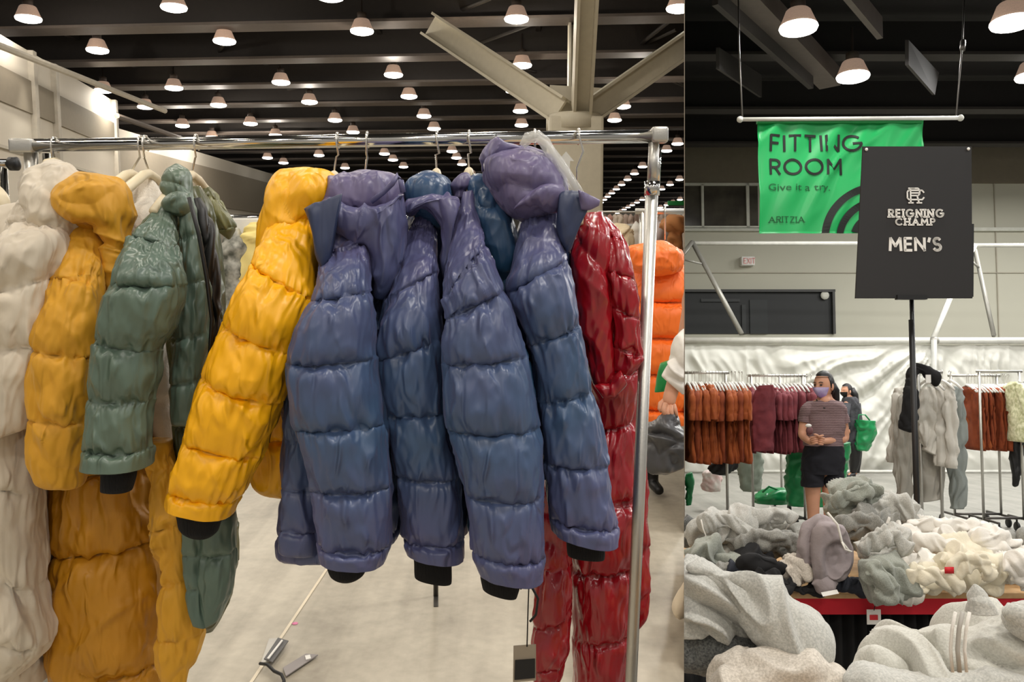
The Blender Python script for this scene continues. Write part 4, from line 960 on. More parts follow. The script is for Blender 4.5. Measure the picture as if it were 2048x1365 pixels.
part('lettering', word('EXIT', R.at(1488, 527, WY-.21), np.array([.1, 0, 0]), np.array([0, 0, .12]), np.array([0, -1, 0]), th=.2), mat('faded_red_print', (226, 170, 165)), sg, False)

# ceiling beams, rods
for i, Y in enumerate([5.5, 8.2, 10.9, 13.6, 16.3, 18.6]):
    root = new_root('ceiling_beam', (4, Y, 6.9), kind='structure')
    part('web', box(-8, Y, 6.95, 24, Y+.06, 7.5), m_dark, root, False)
    part('flange', box(-8, Y-.12, 6.9, 24, Y+.18, 6.95), m_beam, root, False)
def ray_to_z(px, py, z): return R.on(px, py, z)
def deep_beam(p0, p1, z, w_, m):
    a, b = R.on(p0[0], p0[1], z), R.on(p1[0], p1[1], z)
    d = (b-a)/np.linalg.norm(b-a); n_ = np.array([-d[1], d[0], 0])*w_/2
    return prism([a-n_, b-n_, b+n_, a+n_], (0, 0, .3))
struct('ceiling_duct', deep_beam((1478, -10), (1660, 175), 6.5, .34, m_beam), m_beam2)
struct('ceiling_rail', deep_beam((1430, 10), (1622, 178), 6.3, .08, m_beam), m_beam)
struct('ceiling_rail', deep_beam((1690, -5), (1760, 78), 6.3, .08, m_beam), m_beam2)
for (pts, Y) in (([(1432, 95), (1432, 138), (1518, 195), (1518, 150)], 12), ([(1810, 80), (1810, 130), (1864, 190), (1872, 145)], 11)):
    q = [R.at(x, y, Y+i*.01) for i, (x, y) in enumerate(pts)]
    struct('ceiling_baffle', prism([R.at(pts[0][0], pts[0][1], Y), R.at(pts[1][0], pts[1][1], Y), R.at(pts[2][0], pts[2][1], Y+3), R.at(pts[3][0], pts[3][1], Y+3)], (.05, 0, 0)), m_beam)
# lamps
for (x, y, wpx, lab) in ((1597, 60, 78, 'large round ceiling lamp above the left part of the green banner'), (2024, 50, 84, 'large round ceiling lamp cut by the top corner of the picture'),
                    (1706, 157, 66, 'round ceiling lamp hanging right over the green banner'), (2062, 157, 60, 'round ceiling lamp half out of the picture over the grey wall')):
    d = .5*F/wpx
    P = R.at(x, y, d)
    ceiling_lamp(tuple(P), lab, None)

# banner
BY = 9.0
bn = thing('banner', 'green fitting room banner hanging from a white rod', 'banner', R.at(1680, 240, BY))
nx, nz = 70, 48
V, Fc = [], []
tl, bl = R.at(1515, 238, BY), R.at(1514, 467, BY); tr = R.at(1845, 238, BY)
W_, H_ = tr[0]-tl[0], tl[2]-bl[2]
def bfold(fx, fz):
    # fx across, fz down; soft drape lines
    return .045*noise(fx*9+fz*2.4, fz*1.3, 3.1)+.034*ridge(fx*7+fz*3.2, fz*1.5+2, .3)*(1-.6*fz)
for j in range(nz+1):
    for i in range(nx+1):
        fx, fz = i/nx, j/nz
        V.append((tl[0]+fx*W_, BY-bfold(fx, fz)*1.0, tl[2]-fz*H_))
for j in range(nz):
    for i in range(nx):
        a = j*(nx+1)+i; Fc.append((a, a+1, a+nx+2, a+nx+1))
n0 = len(V); V2 = [(v[0], v[1]+.004, v[2]) for v in V]
Fc2 = [tuple(i+n0 for i in f[::-1]) for f in Fc]
edge = [i for i in range(nx+1)]+[j*(nx+1)+nx for j in range(1, nz+1)]+[nz*(nx+1)+i for i in range(nx-1, -1, -1)]+[j*(nx+1) for j in range(nz-1, 0, -1)]
Fe = [(a, edge[(k+1) % len(edge)], edge[(k+1) % len(edge)]+n0, a+n0) for k, a in enumerate(edge)]
part('cloth', (V+V2, Fc+Fc2+Fe), mat('banner_green', (20, 170, 88), rough=.42, var=.02, coat=.1), bn)
part('top_hem', RB(1515, 238, 1845, 246, BY-.05, .05), mat('banner_green_hem', (14, 132, 62), rough=.6), bn, False)
m_ink = mat('black_ink', (16, 22, 16), rough=.7); m_ink2 = mat('dark_green_ink', (10, 88, 44), rough=.7)
def drape(geo):
    V, Fc = geo; V = np.array(V)
    # split long pieces is unnecessary: the print follows the cloth by offset
    fx = (V[:, 0]-tl[0])/W_; fz = (tl[2]-V[:, 2])/H_
    V[:, 1] += BY - .004 - bfold(fx, fz) - V[:, 1].max()
    return V, Fc
NB = np.array([0, -1.0, 0])
def bword(t, x0, y0, x1, y1, m, **kw):
    """word filling the pixel box x0..x1, y0 top .. y1 bottom"""
    O = R.at(x0, y1, BY-.03); s = R.at(x0, y0, BY-.03)[2]-O[2]; wd = R.at(x1, y1, BY-.03)[0]-O[0]
    g = word(t, O, np.array([s, 0, 0]), np.array([0, 0, s]), NB, fit=wd/s, depth=.002, **kw)
    V = g[0]
    fx = (V[:, 0]-tl[0])/W_; fz = (tl[2]-V[:, 2])/H_
    V[:, 1] = V[:, 1]-(BY-.03)+BY-.006-bfold(fx, fz)
    part('lettering', (V, g[1]), m, bn, False)
bword('FITTING', 1543, 270, 1722, 300, m_ink, th=.16)
bword('ROOM', 1543, 318, 1685, 347, m_ink, th=.16)
O = R.at(1537, 380, BY-.03); s_ = R.at(1537, 366, BY-.03)[2]-O[2]
g = font_mesh('Give it a try.', O, np.array([s_*1.28, 0, 0]), np.array([0, 0, s_]), NB)
g[0][:, 1] = BY-.007-bfold((g[0][:, 0]-tl[0])/W_, (tl[2]-g[0][:, 2])/H_)
part('lettering', g, m_ink2, bn, False)
bword('ARITZIA', 1540, 433, 1609, 444, m_ink2, th=.13, slab=.12)
for k, (r0, r1) in enumerate(((96, 110), (66, 80), (38, 52))):
    gs = []; cx, cy = 1754, 477
    for a in range(88, 186, 4):
        a0, a1 = math.radians(a), math.radians(min(a+4, 186))
        pp = [(cx+r*1.0*math.cos(t), cy-r*math.sin(t)*1.0) for r, t in ((r0, a0), (r1, a0), (r1, a1), (r0, a1))]
        pp = [(x, min(y, 466)) for x, y in pp]
        if pp[0][1] >= 466 and pp[2][1] >= 466: continue
        P = [R.at(x, y, BY-.03) for x, y in pp]
        for q in P: q[1] = BY-.007-bfold((q[0]-tl[0])/W_, (tl[2]-q[2])/H_)
        gs.append(prism(P, (0, -.002, 0)))
    part('curved_stripe', merge(*gs), m_ink, bn, False)
br = thing('banner_rod', 'white rod on two thin wires carrying the green banner', 'rod', R.at(1700, 240, BY))
part('rod', tube([R.at(1480, 239, BY-.06), R.at(1921, 236, BY-.06)], .022, 12), m_tentw, br)
part('rod_end', sphere(R.at(1480, 239, BY-.06), .035, .035, .035, 12, 8), m_tentw, br)
part('rod_end', sphere(R.at(1921, 236, BY-.06), .035, .035, .035, 12, 8), m_tentw, br)
part('wire', tube([R.at(1485, 238, BY-.06), R.at(1478, 92, BY+.4), R.at(1476, -50, BY+.6)], .009, 8), m_dsteel, br)
part('wire', tube([R.at(1912, 236, BY-.06), R.at(1925, 85, BY+.4), R.at(1930, -50, BY+.6)], .009, 8), m_dsteel, br)
part('wire_grip', tube([R.at(1925, 100, BY+.35), R.at(1926, 82, BY+.4)], .03, 8), m_dsteel, br)

# tent frame, curtain
CYd = 15.2
tf = thing('tent_frame', 'pale tubular truss frame over the white fitting room curtain', 'frame', R.at(1868, 945, CYd))
def T2(nm, a, b, r_, Ya=CYd, Yb=None, m=None):
    part(nm, tube([R.at(a[0], a[1], Ya), R.at(b[0], b[1], Yb or Ya)], r_, 12), m or m_tentw, tf)
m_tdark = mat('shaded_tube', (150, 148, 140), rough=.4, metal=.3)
T2('rail', (1300, 682), (2200, 682), .062)
T2('top_rail', (1385, 487), (1716, 487), .04, CYd+1)
T2('top_rail', (1948, 491), (2200, 491), .04, CYd+1)
T2('rail', (1716, 488), (1948, 490), .035, CYd+1)
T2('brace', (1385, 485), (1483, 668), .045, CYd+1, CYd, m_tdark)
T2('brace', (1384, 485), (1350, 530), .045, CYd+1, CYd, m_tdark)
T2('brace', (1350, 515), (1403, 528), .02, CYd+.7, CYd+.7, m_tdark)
T2('brace', (1900, 596), (1866, 680), .05, CYd+.5, CYd)
T2('brace', (1912, 560), (1950, 491), .045, CYd+.5, CYd+1)
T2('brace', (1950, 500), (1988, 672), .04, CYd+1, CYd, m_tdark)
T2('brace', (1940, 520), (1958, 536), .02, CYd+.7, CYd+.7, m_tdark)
T2('post', (1868, 680), (1868, 948), .05, CYd-.1, None, mat('grey_post', (176, 176, 170), rough=.4))
T2('bottom_rail', (1300, 944), (2200, 944), .03, CYd-.1)
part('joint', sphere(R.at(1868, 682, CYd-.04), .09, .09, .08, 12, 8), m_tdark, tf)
# curtain
nx, nz = 260, 90
a = R.at(1300, 690, CYd); b = R.at(2200, 690, CYd); bz = R.at(1700, 945, CYd)[2]
V, Fc = [], []
I, Jm = np.meshgrid(np.linspace(0, 1, nx+1), np.linspace(0, 1, nz+1))
px = 1300+I*900; py = 690+Jm*255
u_ = px/100; v_ = py/100
warp = noise(u_*1.3, v_*1.3, 5.0)*.35
# diagonal tension folds running up towards the post
ang = np.arctan2(py-660, 1890-px)
dg = ridge(ang*7+warp*1.5, np.hypot(py-660, 1890-px)/420, 2.0)
wmid = np.clip((px-1520)/120, 0, 1)*np.clip((1880-px)/30, 0, 1)
top = np.exp(-Jm*3.0)
sw = ridge(u_*3.2+warp*2-(py-690)/160, v_*.6, 8.0)*(.35+top)
swr = ridge(u_*4.2+warp*2, v_*.5, 12.0)*(.3+top)
D = wmid*dg*.15+(1-wmid)*np.where(px < 1700, sw, swr)*.09+noise(u_*2, v_*2, 1.0)*.04+ridge(u_*5-v_*3, v_*2+warp, 4.0)*.02
D = D*np.clip((1-Jm)*9, .15, 1)*np.clip(Jm*8, .3, 1)
X = a[0]+I*(b[0]-a[0]); Z = a[2]+Jm*(bz-a[2]); Yv = CYd+.05-D
V = np.stack([X, Yv, Z], -1).reshape(-1, 3)
idx = np.arange((nx+1)*(nz+1)).reshape(nz+1, nx+1)
Q = np.stack([idx[:-1, :-1], idx[1:, :-1], idx[1:, 1:], idx[:-1, 1:]], -1).reshape(-1, 4)
n0 = len(V); Vb = V+np.array([0, .02, 0])
Fq = [tuple(q) for q in Q.tolist()]+[tuple(i+n0 for i in q[::-1]) for q in Q.tolist()]
single('curtain', (np.concatenate([V, Vb]), Fq), m_pvc, 'wrinkled white vinyl curtain wall stretched below the tube frame', 'curtain')

# ------------------------------------------------------------------ stand sign
SY = 4.2
ss = thing('sign_stand', 'black sign board lettered with a brand crest on a tall black pole', 'sign', R.on(1822, 1368, 0))
c4 = [R.at(1726, 293, SY), R.at(1943, 293, SY), R.at(1945, 597, SY-.02), R.at(1711, 597, SY-.02)]
m_board = mat('black_foam_board', (28, 26, 26), rough=.6, var=.02)
part('backing_board', prism([R.at(1735, 448, SY+.03), R.at(1948, 448, SY+.03), R.at(1947, 594, SY+.02), R.at(1720, 594, SY+.02)], (0, .006, 0)), m_blackp, ss, False)
part('board', prism(c4, (0, .01, 0)), m_board, ss, False)
m_wink = mat('white_ink', (236, 234, 228), rough=.7)
NS = np.array([0, -1.0, 0])
def sword(t, x0, y0, x1, y1, **kw):
    O = R.at(x0, y1, SY-.014); s = R.at(x0, y0, SY-.014)[2]-O[2]; wd = R.at(x1, y1, SY-.014)[0]-O[0]
    part('lettering', word(t, O, np.array([s, 0, 0]), np.array([0, 0, s]), NS, fit=wd/s, depth=.002, **kw), m_wink, ss, False)
sword('REIGNING', 1778, 420, 1886, 434, th=.26, slab=.16, gap=.46)
sword('CHAMP', 1792, 438, 1869, 450, th=.26, slab=.16, gap=.46)
sword("MEN'S", 1780, 477, 1881, 501, th=.22, gap=.32)
O = R.at(1815, 406, SY-.014); s = R.at(1815, 377, SY-.014)[2]-O[2]
U = np.array([s, 0, 0]); Vv = np.array([0, 0, s])
gs = []
for pl in ([(.22, 0), (.22, 1), (.72, 1), (.84, .88), (.84, .62), (.72, .5), (.3, .5)], [(.66, .5), (.78, 0)], [(.08, 0), (.38, 0)], [(.64, 0), (.96, 0)], [(.1, 1), (.5, 1)],
           [(1.12, .72), (1.0, .86), (.1, .86), (0, .74), (0, .34), (.1, .22), (1.0, .22), (1.12, .36)], [(.3, .68), (.8, .68)]):
    gs += ribbon(pl, .1, O, U, Vv, NS, .002)
part('crest', merge(*gs), m_wink, ss, False)
for (x, y) in ((1733, 299), (1937, 298)): part('pin', sphere(R.at(x, y, SY-.01), .008, .006, .008, 10, 6), m_wink, ss)
pA = R.at(1823, 590, SY+.02); pB = R.at(1822, 1200, SY+.02)
part('pole', tube([pA, (pA[0], SY+.02, .02)], .0105, 12), m_blackp, ss)
part('pole_sleeve', tube([R.at(1823, 640, SY+.02), (pA[0], SY+.02, .3)], .014, 12), m_blackp, ss)
part('base', lathe([(.18, 0), (.18, .015), (.04, .02)], (pA[0], SY+.02, 0), 24), m_blackp, ss)
part('bracket', RB(1795, 590, 1855, 599, SY-.03, .03), m_blackp, ss, False)

# ------------------------------------------------------------------ racks with tees
m_whang = mat('white_hanger_plastic', (228, 226, 220), rough=.5)
def tee_proto(label, m, ln, X, Y, zt, seed, sleeve=True, slv=.24, w_=.024, group=None, cat='shirt'):
    r = thing('shirt' if cat == 'shirt' else 'hanging_garment', label, cat, (X, Y, zt), group)
    def rows(L): return [np.array(v, float) for v in L]
    C = rows([(X, Y, zt), (X, Y, zt-.04), (X, Y, zt-.12), (X, Y, zt-ln*.5), (X+.004, Y, zt-ln)])
    A = rows([(w_*.7, 0, 0), (w_, 0, 0), (w_, 0, 0), (w_*1.1, 0, 0), (w_*1.2, 0, 0)])
    B = rows([(0, -.05, 0), (0, -.17, 0), (0, -.23, 0), (0, -.235, 0), (0, -.24, 0)])
    part('body', loft(np.array(C), np.array(A), np.array(B), [0]*5, nu=28, nv=7, ends=(1, 1), notch=(0, 0), wr=(0, .004, .014), seed=seed, fold=.022, fscale=20, fz=.12), m, r)
    if sleeve:
        C = rows([(X, Y-.14, zt-.04), (X-.012, Y-.23, zt-.10), (X-.02, Y-.27, zt-.10-slv*.6), (X-.026, Y-.285, zt-.10-slv)])
        A = rows([(.02, 0, 0), (.028, 0, .004), (.032, 0, 0), (.03, 0, 0)])
        B = rows([(0, -.02, 0), (0, -.05, 0), (0, -.06, 0), (0, -.06, 0)])
        part('sleeve', loft(np.array(C), np.array(A), np.array(B), [0]*4, nu=20, nv=7, notch=(0, 0), wr=(0, .003, .01), seed=seed+3, fold=.014, fscale=18, fz=.2), m, r)
    return r
def hanger2(X, Y, zt, zr):
    h = thing('hanger', 'white plastic hanger in the tightly packed row', 'clothes hanger', (X, Y, zt))
    part('shoulder_arm', tube([(X, Y-.2, zt-.06), (X, Y-.1, zt-.01), (X, Y, zt+.02), (X, Y+.1, zt-.01), (X, Y+.2, zt-.06)], [.009, .012, .013, .012, .009], 8), m_whang, h)
    part('hook', tube([(X, Y, zt+.02), (X, Y, zr-.02), (X, Y-.02, zr), (X, Y, zr+.018), (X, Y+.02, zr)], .003, 6), m_wire, h)
    return h
random.seed(21)
def row_of(nm_label, pl0, m_list, x0, x1, n, Y, zt, zr, ln, group, hgroup, **kw):
    Xa, Xb = R.at(x0, 800, Y)[0], R.at(x1, 800, Y)[0]
    protos = []
    hp = None
    for i in range(n):
        X = Xa+(Xb-Xa)*(i+.5)/n+random.uniform(-.008, .008)
        if i < 3:
            o = tee_proto(nm_label, m_list[i % len(m_list)], ln*random.uniform(.96, 1.04), X, Y, zt, 200+i*7+int(x0), group=group, **kw)
            protos.append(o)
        else:
            o = copy_tree(random.choice(protos)); o.location = (X, Y+random.uniform(-.025, .025), zt+random.uniform(-.012, .008))
            o.rotation_euler.z = random.uniform(-.12, .12)
            for c_ in o.children:
                pass
        if hp is None:
            hp = hanger2(X, Y, zt, zr); hp['group'] = hgroup[0]; hp['label'] = hgroup[1]
        else:
            c_ = copy_tree(hp); c_.location = (X, Y, zt)
def rr_rack(label, x0, x1, Y, ztop, y_bar=None, **kw):
    return simple_rack(label, R.at(x0, 800, Y)[0], R.at(x1, 800, Y)[0], Y, ztop, **kw)
m_rust = mat('rust_cotton', (164, 84, 36), rough=.9, rgb2=(142, 66, 26), vscale=12, bump=.3, bscale=40)
m_rust2 = mat('deep_rust_cotton', (142, 66, 30), rough=.9, rgb2=(122, 52, 22), vscale=12)
m_mar = mat('maroon_cotton', (122, 52, 58), rough=.9, rgb2=(104, 42, 50), vscale=12, bump=.3, bscale=40)
Yr = 8.4
zr = R.at(1500, 746, Yr)[2]; zt = R.at(1500, 770, Yr)[2]
rr_rack('rack packed with rust brown tees beside the dividing seam of the hall', 1340, 1452, Yr, zr)
row_of('rust brown cotton tee hanging in the packed row left of the maroon tees', None, [m_rust, m_rust2], 1374, 1488, 17, Yr, zt, zr, .74, 'rust tees left of the maroon tees',
       ('white hangers of the rust tees', 'white hanger carrying one of the packed rust brown tees'))
rr_rack('rack packed with maroon tees behind the woman in the striped shirt', 1503, 1606, Yr+.5, zr-.02)
row_of('maroon cotton tee hanging in the row between the rust tees and the woman', None, [m_mar], 1492, 1625, 17, Yr+.5, zt-.01, zr-.02, .66, 'maroon tees behind the woman',
       ('white hangers of the maroon tees', 'white hanger carrying one of the maroon tees'))
# larger tee in front facing us
blobT = puff([(1518, 772, 1546, 770), (1506, 800, 1552, 800), (1504, 850, 1550, 850), (1506, 904, 1545, 902)], Yr+.15, Yr+.15, t=.03, seed=301, nu=48, nv=12, fold=.015, notch=(0, 0))
single('shirt', blobT, m_mar, 'maroon tee turned flat towards us at the end of its rack', 'shirt')
# racks behind, with green carrier bags on the floor
rr_rack('bare silver rack standing behind the rust and maroon racks', 1560, 1610, Yr+2.2, zr)
single('jacket', puff([(1440, 920, 1470, 918), (1418, 935, 1474, 935), (1424, 948, 1452, 952)], Yr+.4, Yr+.4, t=.05, seed=303, nu=32, nv=10, fold=.02), m_blackp, 'black garment hanging low under the rust tees', 'clothing')
m_gbag = mat('green_shopping_bag', (8, 128, 70), rough=.32, coat=.3)
def gbag(label, pts, Y, t, seed, **kw):
    b_ = thing('shopping_bag', label, 'bag', R.at((pts[-1][0]+pts[-1][2])/2, pts[-1][1], Y))
    part('body', puff(pts, Y, Y, t=t, seed=seed, nu=48, nv=12, fold=.025, notch=(0, 0), **kw), m_gbag, b_)
    return b_
b1 = gbag('tall green shopping bag standing behind the woman in the striped shirt', [(1576, 897, 1700, 885), (1573, 930, 1694, 930), (1572, 970, 1688, 970), (1576, 1012, 1680, 1012)], 9.2, .14, 311)
part('handle', tube([R.at(1600, 894, 9.05), R.at(1610, 872, 9.05), R.at(1650, 872, 9.05), R.at(1660, 894, 9.05)], .012, 8), m_gbag, b1)
b2 = gbag('green bag slumped flat on the floor under the maroon tees', [(1520, 985, 1560, 972), (1508, 996, 1576, 990), (1508, 1006, 1578, 1006)], 9.6, .2, 312, ends=(-.03, 1))
part('handle', tube([R.at(1525, 985, 9.5), R.at(1538, 974, 9.45), R.at(1555, 980, 9.5)], .012, 8), m_gbag, b2)
gbag('dark green bag edge at the seam under the rust tees', [(1372, 950, 1384, 945), (1371, 975, 1386, 975), (1372, 1012, 1382, 1010)], 9.0, .15, 313)
blob('clothes_heap', 'grey green coat hanging in shade under the maroon tees', 'clothing', [(1482, 880, 1520, 880), (1478, 930, 1524, 930), (1480, 985, 1522, 985)], 10.6, .12, mat('grey_green_cloth', (128, 136, 124), rough=.9), 314)
blob('clothes_heap', 'white and pink garments piled low behind the rust rack', 'clothing', [(1408, 940, 1440, 940), (1404, 965, 1442, 965), (1406, 985, 1440, 985)], 10.4, .12, mat('pinkish_cloth', (206, 170, 166), rgb2=(216, 210, 204), vscale=9, rough=.9), 315)

# grey and white long garments on the rack by the sign pole
m_gw = mat('off_white_knit', (206, 202, 192), rough=.9, bump=.3, bscale=50)
m_gg = mat('stone_grey_knit', (164, 160, 150), rough=.9, bump=.3, bscale=50)
m_gs = mat('cool_grey_knit', (138, 144, 140), rough=.9)
Yg = 7.3
zg = R.at(1850, 745, Yg)[2]
rr_rack('rack of long white and grey garments directly behind the sign pole', 1838, 1878, Yg+.02, zg)
LG = [('white long garment leftmost on the rack behind the sign pole', [(1792, 775, 1812, 770), (1786, 800, 1815, 800), (1780, 870, 1812, 870), (1776, 925, 1806, 928)], m_gw, .3),
      ('beige grey long dress hanging below the white one behind the sign pole', [(1796, 790, 1826, 785), (1790, 860, 1828, 860), (1788, 940, 1826, 940), (1792, 998, 1824, 1002)], m_gg, .15),
      ('off white wrap cardigan right of the sign pole', [(1842, 772, 1880, 775), (1836, 810, 1884, 810), (1838, 860, 1876, 860), (1846, 900, 1870, 912)], m_gw, .02),
      ('stone grey long dress right of the sign pole', [(1836, 780, 1876, 780), (1834, 860, 1880, 860), (1836, 940, 1884, 940), (1838, 1005, 1884, 998)], m_gg, .12),
      ('white tunic hanging below the black draped scarf', [(1874, 768, 1898, 765), (1866, 800, 1905, 800), (1868, 860, 1908, 860), (1870, 932, 1906, 935)], m_gw, .0),
      ('long cool grey cardigan at the right of the white tunic', [(1896, 770, 1918, 775), (1890, 810, 1926, 810), (1894, 870, 1930, 870), (1898, 950, 1930, 950), (1900, 1018, 1926, 1018)], m_gs, .1),
      ('white narrow shirt hanging between the tunic and the grey cardigan', [(1888, 768, 1902, 768), (1886, 800, 1908, 800), (1890, 880, 1914, 880), (1892, 936, 1912, 938)], m_gw, -.06)]
for i, (lb_, pts, m, dy) in enumerate(LG):
    single('hanging_garment', puff(pts, Yg+dy, Yg+dy-.04, t=.05, seed=320+i, nu=72, nv=14, fold=.03, fscale=20, fz=.14, notch=(0, 0), ends=(-.04, 1), wr=(0, .004, .02)), m, lb_, 'clothing')
for i, (px_, dx) in enumerate(((1852, 0), (1864, 0), (1884, 0), (1900, 0))):
    X = R.at(px_, 760, Yg)[0]
    h = hanger2(X, Yg, R.at(px_, 766, Yg)[2], zg); h['label'] = 'white hanger of the long white and grey garments by the sign pole'; h['group'] = 'hangers of the long garments'
# black draped garment looped over
bk = thing('scarf', 'black knit garment looped over the rack end at the sign pole', 'clothing', R.at(1825, 870, 7.0))
part('loop', puff([(1808, 800, 1826, 806), (1812, 768, 1830, 776), (1818, 738, 1834, 756), (1836, 728, 1840, 748), (1858, 735, 1854, 756), (1884, 752, 1874, 778)], 6.95, 7.0, t=.045, seed=330, nu=40, nv=12, fold=.02, notch=(0, 0), ends=(1, -.03)), mat('black_knit', (24, 23, 24), rough=.95, bump=.4, bscale=90), bk)
part('tail', puff([(1806, 770, 1832, 775), (1804, 800, 1836, 800), (1800, 845, 1832, 850), (1806, 862, 1826, 868)], 6.95, 6.95, t=.05, seed=331, nu=40, nv=12, fold=.02, notch=(0, 0), ends=(-.03, -.03)), MATS['black_knit'], bk)
part('care_label', RB(1852, 750, 1862, 766, 6.88, .01), m_paper, bk, False)
# rust row on the right
Y3 = 9.2
zr3 = R.at(1950, 752, Y3)[2]; zt3 = R.at(1950, 774, Y3)[2]
rr_rack('rack of long rust tunics right of the long grey garments', 1903, 1995, Y3, zr3)
row_of('long rust brown tunic in the row right of the long grey garments', None, [m_rust2, m_rust], 1930, 2022, 15, Y3, zt3, zr3, .68, 'rust tunics right of the grey garments',
       ('white hangers of the rust tunics', 'white hanger carrying one of the rust brown tunics'), sleeve=False)
for i, (lb_, c1, x) in enumerate((('pale lime shirt on the rack at the right picture edge', (200, 204, 150), 2028), ('grey checked shirt next to the lime shirt at the right edge', (120, 120, 112), 2036), ('black and white shirt last at the right edge', (60, 62, 64), 2046))):
    X = R.at(x, 780, Y3-.3)[0]
    tee_proto(lb_, mat('edge_shirt_%s' % lb_[:4].strip(), c1, rough=.9, rgb2=tuple(min(255, v+70) for v in c1), vscale=30), .62 if i < 2 else .66, X, Y3-.3, zt3+.05, 340+i, w_=.03)
single('trousers', puff([(2020, 860, 2044, 858), (2020, 900, 2046, 900), (2024, 945, 2040, 940), (2026, 975, 2034, 975)], Y3-.2, Y3-.2, t=.05, seed=350, nu=32, nv=10, fold=.015, ends=(-.03, -.02)), m_blackp, 'black trousers hanging low beneath the lime shirt', 'trousers')
rr_rack('rack with black casters below the lime and checked shirts', 1960, 2040, Y3-.3, zr3+.04)
# ------------------------------------------------------------------ tables
TZ = .75
ft0, ft1 = R.on(1300, 1186, TZ), R.on(2200, 1186, TZ)
Yt = ft0[1]
tb = thing('table', 'plywood topped table with a red cloth band, heaped with sweatshirts', 'table', (2.0, Yt+.5, 0))
part('tabletop', bbox(ft0[0], Yt, TZ-.022, ft1[0], Yt+1.15, TZ, .004), m_ply, tb)
m_redc = mat('red_cloth', (196, 24, 42), rough=.8)
part('cloth_band', box(ft0[0]+.02, Yt+.005, TZ-.022-.056, ft1[0], Yt+.015, TZ-.022), m_redc, tb, False)
m_tableshade = mat('black_under_table_shade', (14, 14, 14), rough=.95)
V, Fc = [], []
nn = 160
for i in range(nn+1):
    x = ft0[0]+.03+(ft1[0]-ft0[0]-.06)*i/nn; y = Yt+.06+.018*math.sin(i*1.35)
    V += [(x, y, TZ-.05), (x, y-.01, .01), (x, y+.01, .01), (x, y+.01, TZ-.05)]
for i in range(nn):
    for k in range(4): Fc.append((i*4+k, i*4+(k+1) % 4, i*4+4+(k+1) % 4, i*4+4+k))
part('shade_sheet', (V, Fc), m_tableshade, tb)  # black sheet put in for the shadow beneath the table
for sx in (ft0[0]+.1, ft1[0]-.1):
    for sy in (Yt+.12, Yt+1.05): part('leg', tube([(sx, sy, 0), (sx, sy, TZ-.02)], .018, 10), m_dsteel, tb)
ht = thing('hang_tag', 'white and red hang tag below the table edge under the grey sleeve', 'hang tag', R.at(1748, 1250, Yt-.03))
part('card', RB(1734, 1220, 1762, 1250, Yt-.03, .003), m_paper, ht, False)
part('print', RB(1740, 1231, 1756, 1241, Yt-.033, .003), m_tagred, ht, False)
part('cord', tube([R.at(1748, 1222, Yt-.03), R.at(1752, 1200, Yt-.03), R.at(1756, 1185, Yt-.05)], .0015, 6), m_blackp, ht)
t2 = thing('table', 'near display table buried under the large grey hoodies', 'table', (1.2, 1.3, 0))
part('tabletop', bbox(.15, .75, .72, 2.3, 1.72, .75, .005), m_ply, t2)
for sx in (.25, 2.2):
    for sy in (.85, 1.62): part('leg', tube([(sx, sy, 0), (sx, sy, .73)], .02, 10), m_dsteel, t2)

